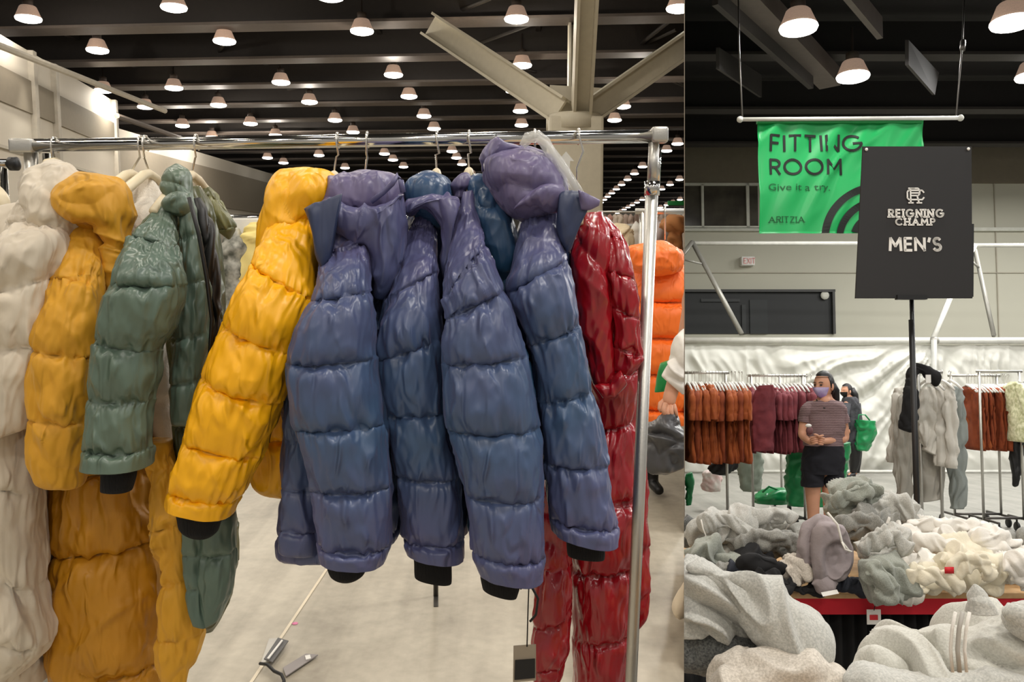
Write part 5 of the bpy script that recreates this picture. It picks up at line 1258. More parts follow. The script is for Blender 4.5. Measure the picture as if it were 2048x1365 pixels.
# ------------------------------------------------------------------ sweatshirt heaps
h_lt = heather('light_heather_fleece', (196, 195, 188), (168, 168, 162))
h_md = heather('mid_heather_fleece', (150, 149, 142), (120, 120, 114))
h_dk = heather('dark_heather_fleece', (108, 110, 108), (62, 64, 64))
h_wh = mat('white_fleece2', (226, 222, 214), rough=.95, bump=.3, bscale=150, sheen=.25)
h_iv = mat('ivory_fleece', (222, 214, 192), rough=.95, bump=.3, bscale=150, sheen=.25)
h_lav = mat('lilac_grey_cotton', (150, 140, 141), rough=.85, bump=.3, bscale=120)
h_sg = heather('sage_heather_fleece', (156, 160, 150), (134, 138, 128))
h_oat = heather('oatmeal_heather_fleece', (216, 208, 196), (184, 176, 164))
h_nv = mat('navy_cotton', (36, 40, 50), rough=.85); h_bk = mat('black_cotton', (22, 22, 24), rough=.9)
def heap(label, ell, Y, m, t=.07, fold=.035, seed=0, fs=13, name='sweatshirt', nu=88, extra=None, rows=None, nv=None, Y1=None, slv=None):
    """crumpled garment; ell = (cx, cy, half length, half height, tilt deg)"""
    if rows is None:
        cx, cy, rx, ry, an = ell; ca, sa = math.cos(math.radians(an)), math.sin(math.radians(an))
        rs = random.Random(seed); rows = []
        for k, f in enumerate((-1, -.72, -.35, 0, .35, .72, 1)):
            hgt = ry*1.12*math.sqrt(max(.10, 1-abs(f)**2.6))*rs.uniform(.85, 1.1); o_ = ry*.14*rs.uniform(-1, 1)
            mx, my = cx+f*rx*1.12*ca, cy-f*rx*1.12*sa+o_
            rows.append((mx+sa*hgt*.0-hgt*sa, my-hgt*ca, mx+hgt*sa, my+hgt*ca))
    g = puff(rows, Y, Y1 or Y, t=t, seed=seed, nu=nu, nv=nv or 18, fold=fold, fscale=fs, notch=(0, 0), ends=(-.04, -.04), wr=(0, .004, .02), ramp=1.0)
    t_ = t
    r = thing(name, label, 'sweatshirt' if name == 'sweatshirt' else 'clothing', R.at(rows[len(rows)//2][2], max(q[3] for q in rows), Y))
    if slv:
        for (path, wd) in slv:
            C_, A_, B_ = [], [], []
            for i_, (x_, y_, f_) in enumerate(path):
                c_ = R.at(x_, y_, Y-t_*f_)
                a_ = R.at(path[min(i_+1, len(path)-1)][0], path[min(i_+1, len(path)-1)][1], Y-t_*f_)-R.at(path[max(i_-1, 0)][0], path[max(i_-1, 0)][1], Y-t_*f_)
                a_ /= np.linalg.norm(a_)+1e-9; sd_ = np.cross(a_, [0, 1.0, 0]); sd_ /= np.linalg.norm(sd_)+1e-9
                C_.append(c_); A_.append(sd_*wd*(1-.3*i_/len(path))); B_.append(np.array([0, -wd*.55, 0]))
            part('sleeve', loft(np.array(C_), np.array(A_), np.array(B_), [0]*len(path), nu=44, nv=14, notch=(0, 0), ends=(-.03, -.02), wr=(0, .004, .006), fold=.022, fscale=22, seed=seed+9), m, r)
    part('body', g, m, r)
    if extra:
        for (nm, gg, mm) in extra: part(nm, gg, mm, r)
    return r
def P_(L, Y): return [R.at(x, y, Y) for x, y in L]
# far pile on the red banded table
heap('rolled dark striped grey sweater topmost on the heap below the woman', (1706, 998, 56, 27, 20), 3.55, h_sg, t=.09, fold=.05, slv=[([(1664, 1014, 1.0), (1690, 996, 1.2), (1724, 984, 1.2), (1748, 988, 1.0)], 0.03)], seed=401, fs=20)
heap('light grey hoodie spread at the peak of the heap beside the sign pole', (1785, 1030, 52, 34, -22), 3.6, h_lt, t=.12, fold=.03, slv=[([(1745, 1045, 1.0), (1772, 1012, 1.1), (1800, 1008, 1.1), (1822, 1040, 1.1)], 0.04)], seed=402,
     extra=[('cord', tube(P_([(1760, 1010), (1775, 1022), (1800, 1060)], 3.46), .003, 6), h_wh)])
heap('mid grey sweatshirt folded under the rolled striped sweater', (1722, 1058, 66, 26, 10), 3.42, h_md, t=.08, fold=.055, slv=[([(1668, 1052, 1.1), (1700, 1042, 1.3), (1742, 1046, 1.3), (1776, 1066, 1.2)], 0.036)], seed=403)
heap('light grey sweatshirt with cord over the left end of the heap', (1450, 1060, 80, 26, 8), 3.4, h_lt, t=.09, fold=.05, slv=[([(1395, 1052, 1.0), (1430, 1040, 1.2), (1470, 1050, 1.3), (1500, 1075, 1.3), (1516, 1098, 1.2)], 0.034)], seed=404,
     extra=[('cord', tube(P_([(1402, 1040), (1406, 1058), (1412, 1072), (1395, 1095)], 3.26), .003, 6), h_wh)])
heap('long warm grey sleeve reaching up behind the lilac grey hood', (1525, 1050, 66, 22, 12), 3.45, h_lt, t=.1, fold=.035, slv=[([(1462, 1052, 1.0), (1500, 1036, 1.1), (1545, 1030, 1.2), (1586, 1036, 1.1)], 0.036)], seed=405)
heap('mid grey sweatshirt in creases at the middle left of the heap', (1530, 1090, 74, 22, -6), 3.3, h_md, t=.08, fold=.055, slv=[([(1470, 1100, 1.1), (1510, 1082, 1.3), (1560, 1078, 1.4), (1600, 1094, 1.3)], 0.034)], seed=406)
heap('grey green sweatshirt at the seam end of the heap', (1425, 1112, 52, 26, -8), 3.2, h_sg, t=.08, fold=.055, seed=407)
heap('dark grey sweatshirt at the seam end, in shade', (1385, 1068, 30, 24, 60), 3.5, h_dk, t=.1, fold=.03, seed=408)
heap('black crumpled trousers under the creased grey sweatshirt', (1520, 1132, 60, 18, -8), 3.15, h_bk, t=.09, fold=.05, slv=[([(1470, 1130, 1.1), (1510, 1124, 1.3), (1556, 1140, 1.3), (1580, 1160, 1.1)], 0.028)], seed=409, name='trousers')
heap('charcoal crumpled leggings left of the oat coloured cuff', (1490, 1150, 40, 15, -6), 3.08, h_nv, t=.08, fold=.05, seed=410, name='trousers')
heap('beige grey cuff lying left of the lilac grey hood', (1588, 1145, 30, 24, 40), 3.05, h_oat, t=.07, fold=.03, seed=411)
lil = heap('lilac grey hooded jacket standing upright in the middle of the heap', None, 3.02, h_lav, t=.055, fold=.03, seed=412, fs=11,
     rows=[(1622, 1030, 1652, 1024), (1604, 1060, 1682, 1050), (1594, 1095, 1700, 1085), (1600, 1125, 1704, 1118), (1618, 1150, 1690, 1150), (1632, 1172, 1668, 1176)],
     extra=[('hood_seam', tube(P_([(1655, 1026), (1675, 1050), (1684, 1085), (1700, 1105)], 2.91), .004, 8), h_wh),
            ('cord', tube(P_([(1684, 1085), (1690, 1100), (1704, 1104)], 2.9), .003, 6), h_wh)])
heap('small lilac grey trouser leg under the lilac hooded jacket', (1650, 1168, 24, 12, 0), 2.98, h_lav, t=.05, fold=.02, seed=413, name='trousers')
heap('navy folded trousers under the lilac grey hood', (1712, 1170, 48, 17, -4), 3.02, h_nv, t=.1, fold=.02, seed=414, name='trousers')
heap('black navy leggings at the table edge left of the white card', (1615, 1180, 36, 14, 0), 3.02, h_bk, t=.08, fold=.02, seed=415, name='trousers')
heap('sage grey sweatshirt arching over the heap right of the lilac hood', (1768, 1090, 52, 28, 30), 3.12, h_lt, t=.09, fold=.04, slv=[([(1722, 1108, 1.2), (1745, 1082, 1.4), (1775, 1072, 1.5), (1802, 1090, 1.5), (1812, 1112, 1.3)], 0.032)], seed=416)
heap('sage grey sweatshirt sliding over the red table band', None, 2.94, h_sg, t=.06, fold=.035, slv=[([(1738, 1122, 1.2), (1758, 1150, 1.5), (1778, 1180, 1.5), (1764, 1208, 1.3)], 0.036)], seed=417, fs=15,
     rows=[(1722, 1118, 1782, 1108), (1728, 1142, 1808, 1128), (1738, 1165, 1832, 1158), (1748, 1190, 1836, 1188), (1756, 1206, 1790, 1206)])
heap('off white sweatshirt behind the sign pole', (1846, 1062, 50, 26, -14), 3.55, h_wh, t=.12, fold=.035, slv=[([(1808, 1070, 1.0), (1838, 1052, 1.2), (1872, 1056, 1.3), (1896, 1078, 1.2)], 0.036)], seed=418)
heap('white sweatshirt with long sleeve right of the sign pole', (1918, 1066, 62, 19, -8), 3.5, h_wh, t=.1, fold=.035, slv=[([(1862, 1060, 1.0), (1905, 1052, 1.2), (1950, 1058, 1.3), (1990, 1064, 1.2)], 0.036)], seed=419)
heap('white crumpled sweatshirt in the centre of the white heap', (1872, 1098, 58, 24, 6), 3.3, h_wh, t=.09, fold=.05, slv=[([(1826, 1100, 1.2), (1855, 1086, 1.4), (1895, 1090, 1.5), (1922, 1112, 1.4)], 0.034)], seed=420)
heap('white sweatshirt sloping to the right of the heap', (1985, 1092, 58, 22, -12), 3.35, h_wh, t=.12, fold=.035, slv=[([(1942, 1080, 1.1), (1980, 1078, 1.3), (2020, 1092, 1.3), (2044, 1118, 1.2)], 0.036)], seed=421)
heap('white sweatshirt with a red tag low in the heap', (1832, 1128, 46, 20, 10), 3.1, h_wh, t=.08, fold=.05, seed=422,
     extra=[('tag', RB(1792, 1127, 1812, 1138, 2.95, .003), m_tagred)])
heap('ivory sweatshirt along the table edge right of the sage sleeve', (1868, 1168, 72, 20, -4), 3.0, h_iv, t=.08, fold=.05, slv=[([(1812, 1160, 1.2), (1850, 1150, 1.5), (1890, 1162, 1.5), (1925, 1184, 1.3)], 0.028)], seed=423, fs=18)
heap('ivory hoodie with a cord and red tag in front of the white heap', (1945, 1140, 62, 26, -18), 3.0, h_iv, t=.09, fold=.045, slv=[([(1896, 1150, 1.2), (1925, 1128, 1.4), (1965, 1128, 1.5), (1988, 1158, 1.4)], 0.034)], seed=424,
     extra=[('tag', RB(1890, 1135, 1908, 1148, 2.86, .003), m_tagred), ('cord', tube(P_([(1902, 1128), (1915, 1112), (1918, 1140), (1925, 1156)], 2.88), .003, 6), h_wh)])
heap('white sweatshirt hanging at the right edge of the table', (2034, 1138, 34, 34, 30), 2.98, h_wh, t=.09, fold=.04, slv=[([(2010, 1110, 1.1), (2030, 1125, 1.3), (2042, 1150, 1.3), (2036, 1172, 1.1)], 0.036)], seed=425)
heap('grey sweatshirt at the right edge behind the white ones', (2046, 1078, 26, 14, 10), 3.4, h_md, t=.1, fold=.03, seed=426)
heap('light cream sweatshirt filling the middle of the heap', (1930, 1112, 50, 20, 4), 3.18, h_iv, t=.08, fold=.05, seed=427)
heap('pale grey sweatshirt buried under the long white sleeve', (1800, 1075, 40, 26, -20), 3.38, h_wh, t=.08, fold=.05, seed=428)
heap('faded grey sweatshirt beneath the seam end of the heap', (1420, 1150, 60, 20, 0), 3.1, h_md, t=.12, fold=.03, seed=429)
single('paper_card', prism([R.at(1642, 1186, 2.93), R.at(1674, 1180, 2.93), R.at(1678, 1188, 2.92), R.at(1646, 1194, 2.92)], (0, .002, .0)), m_paper, 'small white card on the table edge beneath the lilac hood', 'card', smooth=False)
heap('charcoal cotton trousers between the beige cuff and the near pile', (1545, 1168, 46, 15, -4), 3.0, h_bk, t=.08, fold=.03, seed=430, name='trousers')
heap('white sweatshirt lying along the far right of the heap', (2010, 1120, 52, 22, -6), 3.2, h_wh, t=.1, fold=.04, seed=431)
heap('small mid grey sweatshirt tucked behind the lilac hood', (1600, 1090, 40, 24, 30), 3.3, h_md, t=.1, fold=.04, seed=432)
heap('cream crumpled sweatshirt at the front right of the heap', (1812, 1182, 34, 14, 0), 3.0, h_wh, t=.06, fold=.04, seed=433)
heap('pale sweatshirt filling the left end behind the seam', (1500, 1110, 60, 22, 4), 3.35, h_lt, t=.1, fold=.04, seed=434)
# near pile
heap('dark marled sweater at the bottom of the near pile by the seam', (1440, 1312, 90, 52, -18), 1.62, h_dk, t=.16, fold=.02, seed=440, fs=7)
heap('light heather sweatshirt with deep folds at the seam end of the near pile', None, 1.60, h_lt, t=.12, fold=.04, seed=441, fs=8, nu=120,
     rows=[(1330, 1155, 1345, 1215), (1385, 1140, 1350, 1255), (1450, 1165, 1385, 1272), (1500, 1215, 1440, 1285), (1532, 1258, 1500, 1296)])
heap('big light heather sleeve bent down towards the dark gap', None, 1.55, h_lt, t=.07, fold=.03, seed=442, fs=7, nu=120,
     rows=[(1376, 1122, 1370, 1150), (1452, 1136, 1420, 1172), (1524, 1158, 1470, 1220), (1584, 1198, 1510, 1275), (1632, 1244, 1540, 1305), (1646, 1292, 1570, 1335), (1644, 1340, 1610, 1350)])
heap('oatmeal heather sweatshirt lying lowest in the near pile', None, 1.48, h_oat, t=.14, fold=.035, seed=443, fs=8, nu=120,
     rows=[(1390, 1395, 1400, 1460), (1450, 1325, 1440, 1460), (1530, 1308, 1530, 1460), (1620, 1312, 1620, 1460), (1690, 1335, 1690, 1460), (1730, 1370, 1720, 1460)])
zp = [(1925, 1225), (1918, 1260), (1915, 1300), (1919, 1345)]
heap('large pale grey zip hoodie laid flat across the near table', None, 1.50, heather('pale_heather_fleece', (204, 203, 194), (186, 185, 176)), t=.12, fold=.045, seed=444, fs=7, nu=130, nv=26,
     rows=[(1704, 1326, 1708, 1346), (1730, 1302, 1728, 1370), (1785, 1282, 1780, 1420), (1850, 1268, 1850, 1440), (1925, 1236, 1925, 1440), (2000, 1230, 2000, 1440), (2080, 1236, 2080, 1440)],
     extra=[('zipper', tube(P_(zp, 1.315), .0035, 8), mat('zip_metal', (170, 166, 158), rough=.4)), ('seam', tube(P_([(x-14, y) for x, y in zp], 1.325), .0025, 6), h_wh), ('seam', tube(P_([(x+14, y) for x, y in zp], 1.325), .0025, 6), h_wh),
            ('collar', puff([(1942, 1172, 1956, 1166), (1938, 1196, 1978, 1190), (1934, 1226, 1992, 1222)], 1.42, 1.42, t=.05, seed=445, nu=56, nv=16, fold=.01, ends=(-.02, 1), notch=(0, 0)), h_lt),
            ('sleeve', puff([(2000, 1210, 2010, 1250), (2040, 1200, 2050, 1280), (2090, 1210, 2090, 1300)], 1.40, 1.4, t=.07, seed=446, nu=64, nv=16, fold=.016, notch=(0, 0), ends=(-.03, 1)), h_lt)])
heap('light grey hoodie sleeve under the zip hoodie at the bottom edge', None, 1.40, h_lt, t=.1, fold=.02, seed=447, fs=6, nu=100,
     rows=[(1680, 1335, 1690, 1400), (1760, 1345, 1750, 1440), (1840, 1352, 1840, 1450), (1960, 1365, 1960, 1450), (2070, 1350, 2070, 1450)])

# ------------------------------------------------------------------ people
def mapx(c, s, ang=0.0):
    ca, sa = math.cos(ang), math.sin(ang)
    def f(x, y, z, r=None):
        q = (c[0]+s*(x*ca-y*sa), c[1]+s*(x*sa+y*ca), s*z)
        return q if r is None else (*q, r*s)
    return f
def flatten(g, c, k=.74, z0=.85, z1=1.42, hw=.16):
    V, Fc = g; V = np.array(V)
    wz = np.clip((V[:, 2]-z0+.1)/.1, 0, 1)*np.clip((z1-V[:, 2])/.08, 0, 1)*(np.abs(V[:, 0]-c[0]) < hw)
    V[:, 1] = c[1]+(V[:, 1]-c[1])*(1-(1-k)*wz)
    return V, Fc
def face_to(V, c, yaw):
    V = np.array(V); ca, sa = math.cos(yaw), math.sin(yaw)
    x, y = V[:, 0].copy(), V[:, 1].copy()
    V[:, 0] = c[0]+x*ca-y*sa; V[:, 1] = c[1]+x*sa+y*ca; V[:, 2] += c[2]
    return V
def head_geo(c, yaw, s=1.0):
    """head with brow, eye sockets, nose, mouth, chin, ears; faces -y before yaw"""
    n, m = 40, 32; V, Fc = [], []
    for i in range(m+1):
        th = math.pi*i/m
        for k in range(n):
            ph = 2*math.pi*k/n
            x, y, z = math.sin(th)*math.cos(ph), math.sin(th)*math.sin(ph), -math.cos(th)
            rx, ry, rz = .073, .094, .115
            if z < 0: rx *= 1-.38*(-z)**1.4; ry *= 1-.14*(-z)
            X, Y_, Z = x*rx, y*ry, z*rz
            if y < 0:
                fx = abs(x)
                Y_ *= 1-.06*math.exp(-((z-.1)/.25)**2)
                Y_ -= .024*math.exp(-(x/.16)**2)*math.exp(-((z+.16)/.16)**2)           # nose
                Y_ -= .010*math.exp(-(x/.16)**2)*math.exp(-((z-.05)/.2)**2)
                Y_ += .010*math.exp(-((fx-.42)/.18)**2)*math.exp(-((z-.02)/.12)**2)      # sockets
                Y_ -= .006*math.exp(-((z-.2)/.1)**2)*math.exp(-(x/.6)**2)
                Y_ -= .008*math.exp(-(x/.34)**2)*math.exp(-((z+.5)/.1)**2)              # lips
                Y_ += .004*math.exp(-(x/.3)**2)*math.exp(-((z+.5)/.02)**2)
                Y_ -= .008*math.exp(-(x/.3)**2)*math.exp(-((z+.82)/.14)**2)
            V.append((X*s, Y_*s, Z*s))
    for i in range(m):
        for k in range(n):
            k2 = (k+1) % n; Fc.append((i*n+k, i*n+k2, (i+1)*n+k2, (i+1)*n+k))
    gs = [(np.array(V), Fc)]
    for sx in (-1, 1):
        gs.append(sphere((sx*.073*s, .01*s, -.008*s), .012*s, .022*s, .034*s, 12, 8))
    g = merge(*gs)
    return face_to(g[0], c, yaw), g[1]
def person(label, base, s, yaw, headyaw, top_m, torso_rows, bottom, ponytail, mask_m=None):
    pass
# woman in the striped tee
c = R.at(1647, 900, 7.2); c[2] = 0
W0 = thing('person', 'woman in a striped mauve tee, black shorts and lilac face mask, hands folded', 'person', (c[0], c[1], 0))
def w3(px, py, dy=0): return R.at(px, py, 7.2+dy)
def wj(px, py, r, dy=0): q = w3(px, py, dy); return (q[0], q[1], q[2], r)
jw = {'pelvis': wj(1643, 915, .125), 'waist': wj(1646, 880, .105), 'chest': wj(1648, 840, .13), 'uchest': wj(1648, 815, .12), 'neck': wj(1650, 797, .045), 'head': wj(1651, 778, .055, -.0), 'top': wj(1652, 764, .05),
      'hl': wj(1625, 935, .09), 'kl': wj(1626, 1010, .056), 'al': wj(1628, 1112, .036), 'tl': wj(1622, 1124, .03, -.14),
      'hr': wj(1661, 935, .09), 'kr': wj(1659, 1010, .056), 'ar': wj(1662, 1112, .036), 'tr': wj(1660, 1124, .03, -.14),
      'sl': wj(1614, 818, .05), 'el': wj(1603, 872, .036, -.04), 'wl': wj(1622, 886, .026, -.20), 'pl': wj(1634, 882, .026, -.24),
      'sr': wj(1682, 818, .05), 'er': wj(1691, 880, .037, -.02), 'wr': wj(1650, 884, .026, -.22), 'pr': wj(1636, 880, .027, -.25)}
ew = [('pelvis', 'waist'), ('waist', 'chest'), ('chest', 'uchest'), ('uchest', 'neck'), ('neck', 'head'), ('head', 'top'), ('pelvis', 'hl'), ('hl', 'kl'), ('kl', 'al'), ('al', 'tl'), ('pelvis', 'hr'), ('hr', 'kr'), ('kr', 'ar'), ('ar', 'tr'),
      ('uchest', 'sl'), ('sl', 'el'), ('el', 'wl'), ('wl', 'pl'), ('uchest', 'sr'), ('sr', 'er'), ('er', 'wr'), ('wr', 'pr')]
FG = []
for sd, p0, dx in (('l', 'pl', 1), ('r', 'pr', -1)):
    bx = jw[p0]
    for k in range(4):
        FG.append(tube([(bx[0]+dx*u, bx[1]-v, bx[2]+.024-.016*k-w_) for u, v, w_ in ((.005, .005, 0), (.035-.003*k, .018, .002), (.058-.005*k, .006, .006), (.066-.005*k, -.012, .008))], [.009, .009, .008, .005], 8))
    FG.append(tube([(bx[0], bx[1]-.01, bx[2]+.02), (bx[0]+dx*.012, bx[1]-.025, bx[2]+.036), (bx[0]+dx*.034, bx[1]-.03, bx[2]+.044), (bx[0]+dx*.044, bx[1]-.028, bx[2]+.044)], [.010, .010, .009, .006], 8))
part('body', merge(flatten(skin(jw, ew), c, .72, .9, 1.38, .14), *FG), m_skin, W0)
hc = w3(1647, 772, -.02)
yawW = math.radians(-52)
part('head', head_geo(hc, yawW), m_skin, W0)
# mask: shell over lower face
def shell(c, yaw, zr0, zr1, k, ph0, ph1, s=1.0):
    V, Fc = [], []; n, m = 16, 12
    for i in range(m+1):
        z = zr0+(zr1-zr0)*i/m
        for j in range(n+1):
            ph = math.radians(ph0+(ph1-ph0)*j/n)
            r0 = math.sqrt(max(0.02, 1-z*z))
            mid = 1-abs(2*j/n-1)
            X = r0*math.cos(ph)*.073*k*(1-.38*max(0, -z)**1.4); Y_ = r0*math.sin(ph)*.094*k-.02*mid*math.exp(-((z+.3)/.35)**2); Z = z*.115
            V.append((X*s, Y_*s, Z*s))
    for i in range(m):
        for j in range(n):
            a_ = i*(n+1)+j; Fc.append((a_, a_+1, a_+n+2, a_+n+1))
    V = np.array(V); n0 = len(V); V = np.concatenate([V, V*.97])
    Fc += [tuple(q+n0 for q in f[::-1]) for f in Fc]
    return face_to(V, c, yaw), Fc
part('face_mask', shell(hc, yawW, -.95, -.12, 1.09, 200, 340), mat('lilac_mask', (166, 136, 206), rgb2=(204, 190, 226), vscale=12, rough=.7), W0)
for sx in (-1, 1):
    q = face_to(np.array([[sx*.030, -.084, .006]]), hc, yawW)[0]
    part('eye', sphere(tuple(q), .011, .007, .006, 10, 6), m_blackp, W0)
    e0 = face_to(np.array([[sx*.014, -.092, .026], [sx*.03, -.09, .031], [sx*.046, -.078, .026]]), hc, yawW)
    part('eyebrow', tube(list(e0), .003, 6), m_hair, W0)
def hair_cap(c, yaw, s=1.0):
    V, Fc = [], []; n, m = 40, 20
    for i in range(m+1):
        th = math.pi*i/m
        for k in range(n):
            ph = 2*math.pi*k/n
            x, y, z = math.sin(th)*math.cos(ph), math.sin(th)*math.sin(ph), math.cos(th)
            kk = 1.09
            lim = .66 if y < -.2 else (-.2 if y < .25 else -.62)
            zz = max(z, lim) if y < .25 else max(z, -.62)
            if z < lim: kk = .9
            V.append((x*.075*kk*s, (y*.098*kk+.006)*s, zz*.120*kk*s))
    for i in range(m):
        for k in range(n):
            k2 = (k+1) % n; Fc.append((i*n+k, (i+1)*n+k, (i+1)*n+k2, i*n+k2))
    return face_to(V, c, yaw), Fc
part('hair', hair_cap(hc, yawW), m_hair, W0)
part('ponytail', tube([w3(1664, 768, .03), w3(1671, 782, .05), w3(1672, 800, .06), w3(1671, 818, .07), w3(1668, 832, .07)], [.03, .034, .03, .022, .008], 12), m_hair, W0)
m_stripe = bpy.data.materials.new('mauve_striped_jersey'); m_stripe.use_nodes = True
nt = m_stripe.node_tree; bsd = nt.nodes['Principled BSDF']; wv = nt.nodes.new('ShaderNodeTexWave'); wv.bands_direction = 'Z'; wv.inputs['Scale'].default_value = 22; wv.inputs['Distortion'].default_value = 1.2; wv.inputs['Detail Scale'].default_value = 3
tcn = nt.nodes.new('ShaderNodeTexCoord'); rp = nt.nodes.new('ShaderNodeValToRGB'); rp.color_ramp.elements[0].color = (*lin((96, 74, 76)), 1); rp.color_ramp.elements[1].color = (*lin((146, 122, 122)), 1)
rp.color_ramp.elements[0].position = .35; rp.color_ramp.elements[1].position = .65
nt.links.new(tcn.outputs['Object'], wv.inputs[0]); nt.links.new(wv.outputs['Fac'], rp.inputs[0]); nt.links.new(rp.outputs[0], bsd.inputs['Base Color']); bsd.inputs['Roughness'].default_value = .9
KT = dict(nu=48, nv=14, notch=(0, 0), wr=(0, .002, .01), fold=.012)
part('tee', puff([(1632, 801, 1664, 801), (1612, 808, 1684, 808), (1608, 830, 1690, 830), (1610, 860, 1688, 860), (1608, 892, 1686, 894)], 7.2, 7.2, t=.115, seed=501, ends=(1, 1), **KT), m_stripe, W0)
part('sleeve', puff([(1618, 801, 1640, 806), (1604, 813, 1628, 826), (1599, 828, 1622, 838), (1597, 843, 1618, 848)], 7.2, 7.18, t=.085, seed=502, ends=(-.02, 1), **KT), m_stripe, W0)
part('sleeve', puff([(1658, 806, 1678, 801), (1668, 826, 1692, 813), (1674, 838, 1696, 828), (1678, 850, 1699, 844)], 7.2, 7.18, t=.085, seed=503, ends=(-.02, 1), **KT), m_stripe, W0)
part('collar', tube([w3(1633, 800, -.04), w3(1638, 812, -.10), w3(1648, 817, -.12), w3(1660, 812, -.10), w3(1665, 800, -.03)], .006, 8), m_blackp, W0)
part('neck_front', tube([w3(1651, 794, -.02), w3(1649, 812, -.07)], [.042, .05], 14), m_skin, W0)
m_short = mat('black_shorts_cloth', (22, 22, 30), rough=.9)
part('shorts', merge(puff([(1612, 890, 1684, 892), (1606, 912, 1686, 912), (1604, 930, 1686, 930), (1606, 948, 1684, 948)], 7.2, 7.2, t=.12, seed=504, **KT),
     puff([(1606, 922, 1650, 922), (1604, 950, 1646, 950), (1604, 974, 1645, 972)], 7.2, 7.2, t=.10, seed=505, **KT),
     puff([(1642, 922, 1686, 922), (1646, 950, 1684, 950), (1646, 974, 1682, 978)], 7.2, 7.2, t=.10, seed=506, **KT)), m_short, W0)
part('shoe', merge(puff([(1616, 1112, 1640, 1112), (1614, 1124, 1640, 1126)], 7.12, 7.12, t=.12, seed=507, nu=32, nv=10, tdir=1)), m_blackp, W0)
part('shoe', merge(puff([(1650, 1112, 1674, 1112), (1650, 1124, 1676, 1126)], 7.12, 7.12, t=.12, seed=508, nu=32, nv=10, tdir=1)), m_blackp, W0)
ph_ = thing('phone', 'small mauve and white object held by the woman at her chest', 'handheld item', w3(1620, 868, -.27))
part('body', sphere(w3(1619, 862, -.2), .03, .02, .035, 14, 10), mat('mauve_cloth_item', (110, 70, 72)), ph_)
part('band', sphere(w3(1617, 852, -.2), .026, .02, .016, 14, 8), m_paper, ph_)
# second woman walking away
Y2 = 14.0
def v3(px, py, dy=0): return R.at(px, py, Y2+dy)
def vj(px, py, r, dy=0): q = v3(px, py, dy); return (q[0], q[1], q[2], r)
c2 = v3(1704, 955); c2[2] = 0
W1_ = thing('person', 'distant woman with a black ponytail in dark clothes walking by the curtain', 'person', (c2[0], c2[1], 0))
j2 = {'pelvis': vj(1704, 872, .13), 'chest': vj(1701, 825, .14), 'uchest': vj(1700, 806, .12), 'neck': vj(1698, 795, .05), 'head': vj(1696, 784, .06),
      'hl': vj(1702, 890, .10), 'kl': vj(1710, 918, .058, -.05), 'al': vj(1707, 946, .04), 'tl': vj(1695, 954, .035, -.05),
      'hr': vj(1708, 890, .10), 'kr': vj(1712, 915, .058, .1), 'ar': vj(1713, 944, .04, .15), 'tr': vj(1703, 952, .03, .1),
      'sl': vj(1692, 812, .05, -.1), 'el': vj(1690, 838, .04, -.15), 'wl': vj(1696, 858, .03, -.2), 'sr': vj(1712, 812, .05, .05), 'er': vj(1716, 840, .04), 'wr': vj(1719, 866, .03, -.05)}
e2 = [('pelvis', 'chest'), ('chest', 'uchest'), ('uchest', 'neck'), ('neck', 'head'), ('pelvis', 'hl'), ('hl', 'kl'), ('kl', 'al'), ('al', 'tl'), ('pelvis', 'hr'), ('hr', 'kr'), ('kr', 'ar'), ('ar', 'tr'),
      ('uchest', 'sl'), ('sl', 'el'), ('el', 'wl'), ('uchest', 'sr'), ('sr', 'er'), ('er', 'wr')]
FG2 = []
for sd in ('l', 'r'):
    w0_ = j2['w'+sd]
    for k in range(4):
        FG2.append(tube([(w0_[0]+.013*(k-1.5), w0_[1], w0_[2]-.01), (w0_[0]+.014*(k-1.5), w0_[1]-.01, w0_[2]-.055), (w0_[0]+.013*(k-1.5), w0_[1]+.005, w0_[2]-.09+.005*abs(k-1))], [.011, .010, .006], 6))
    FG2.append(tube([(w0_[0]-.015, w0_[1]-.01, w0_[2]), (w0_[0]-.038, w0_[1]-.02, w0_[2]-.03), (w0_[0]-.042, w0_[1]-.02, w0_[2]-.055)], [.011, .01, .007], 6))
m_dk = mat('dark_grey_knitwear', (46, 46, 50), rough=.9, rgb2=(70, 70, 74), vscale=16)
part('body', merge(skin(j2, e2), *FG2), m_skin, W1_)
hc2 = v3(1693, 783)
part('head', head_geo(hc2, math.radians(-75)), m_skin, W1_)
part('hair', hair_cap(hc2, math.radians(-75)), m_hair, W1_)
part('face_mask', shell(hc2, math.radians(-75), -.95, -.12, 1.09, 200, 340), m_blackp, W1_)
part('ponytail', tube([v3(1703, 778), v3(1709, 790), v3(1712, 815), v3(1713, 840), v3(1711, 856)], [.05, .06, .06, .045, .015], 12), m_hair, W1_)
part('jumper', puff([(1688, 794, 1710, 794), (1685, 808, 1717, 808), (1687, 845, 1718, 845), (1690, 888, 1718, 886)], Y2, Y2, t=.17, seed=520, ends=(1, 1), **KT), m_dk, W1_)
part('jumper_sleeve', merge(tube([v3(1712, 808, -.02), v3(1717, 840, -.04), v3(1720, 864, -.08)], [.075, .062, .05], 12), tube([v3(1693, 808, -.1), v3(1690, 838, -.15), v3(1696, 856, -.2)], [.075, .06, .05], 12)), m_dk, W1_)
part('trousers', merge(puff([(1690, 882, 1720, 882), (1696, 905, 1722, 905), (1700, 930, 1718, 930), (1700, 946, 1713, 946)], Y2-.02, Y2-.02, t=.13, seed=521, nu=32, nv=10), puff([(1698, 882, 1722, 882), (1703, 910, 1723, 908), (1704, 930, 1721, 930), (1706, 946, 1719, 946)], Y2+.12, Y2+.12, t=.12, seed=522, nu=32, nv=10)), m_blackp, W1_)
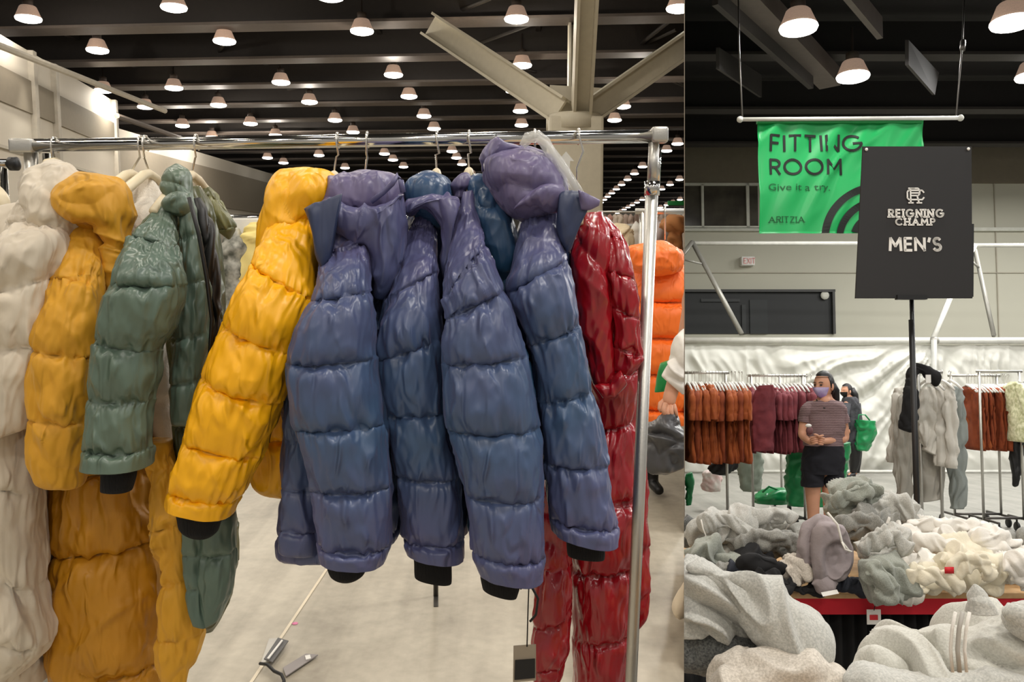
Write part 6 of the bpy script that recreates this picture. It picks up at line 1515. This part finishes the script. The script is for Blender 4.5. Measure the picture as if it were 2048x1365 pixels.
part('shoe', puff([(1688, 952, 1690, 957), (1698, 948, 1698, 958), (1710, 944, 1710, 957)], Y2-.03, Y2-.03, t=.05, seed=523, nu=24, nv=8), m_blackp, W1_)
b3 = thing('shopping_bag', 'green shopping bag carried by the distant woman by the curtain', 'bag', v3(1730, 900, -.2))
part('body', puff([(1712, 840, 1749, 842), (1714, 865, 1748, 870), (1712, 890, 1736, 896), (1712, 902, 1724, 904)], Y2-.2, Y2-.2, t=.16, seed=524, nu=40, nv=12, fold=.03, notch=(0, 0), ends=(1, -.05)), m_gbag, b3)
part('handle', tube([v3(1716, 842, -.3), v3(1718, 830, -.3), v3(1730, 830, -.3), v3(1740, 842, -.3)], .012, 6), m_gbag, b3)

use(False)
# the partition where the two halls meet
d0, d1 = 4.6, 70
P0, P1, P2_, P3 = camp(SEAM+.2, -1600, d0), camp(SEAM+.2, 3300, d0), camp(SEAM+.2, 1200, d1), camp(SEAM+.2, 320, d1)
tx = np.array(WL.to_3x3() @ Vector((.004, 0, 0)))
single('wall_divider', prism([P0, P1, P2_, P3], tx), m_wallband, None, None, kind='structure', smooth=False)
# ================================================================== finish: second hall is set on its slope, halls end at the partition
bpy.context.view_layer.update()
for o in RIGHT:
    o.matrix_world = M_RIGHT @ o.matrix_basis
bpy.context.view_layer.update()
co = np.array(WL.translation)
nrm = np.array((WL.to_3x3() @ Vector((1, 0, (SEAM-CX)/F))).normalized())   # points towards the second hall
right_names = set(o.name for o in RIGHT)
def root_of(o):
    while o.parent: o = o.parent
    return o
dead = []
for o in list(COL.objects):
    if o.type != 'MESH': continue
    R = root_of(o)
    if R.name.startswith('wall_divider'): continue
    isR = R.name in right_names
    sgn = -1 if isR else 1       # keep side: distance*sgn < 0
    mw = np.array(o.matrix_world)
    n_ = len(o.data.vertices)
    v = np.empty(n_*3); o.data.vertices.foreach_get('co', v); v = v.reshape(-1, 3)
    wv = v @ mw[:3, :3].T + mw[:3, 3]
    d = (wv-co) @ nrm * sgn
    if d.max() <= 1e-4: continue
    if d.min() >= -1e-4: dead.append(o); continue
    if o.data.users > 1: o.data = o.data.copy()
    bm = bmesh.new(); bm.from_mesh(o.data)
    inv = o.matrix_world.inverted()
    pl = inv @ Vector(co); pn = (inv.to_3x3() @ Vector(nrm*sgn)).normalized()
    r = bmesh.ops.bisect_plane(bm, geom=bm.verts[:]+bm.edges[:]+bm.faces[:], plane_co=pl, plane_no=pn, clear_outer=True)
    try:
        ce = [e for e in r['geom_cut'] if isinstance(e, bmesh.types.BMEdge)]
        bmesh.ops.holes_fill(bm, edges=ce, sides=400)
    except Exception: pass
    bm.to_mesh(o.data); bm.free(); o.data.update()
for o in dead: bpy.data.objects.remove(o)
for o in list(COL.objects):
    if o.type == 'EMPTY' and not o.children: bpy.data.objects.remove(o)
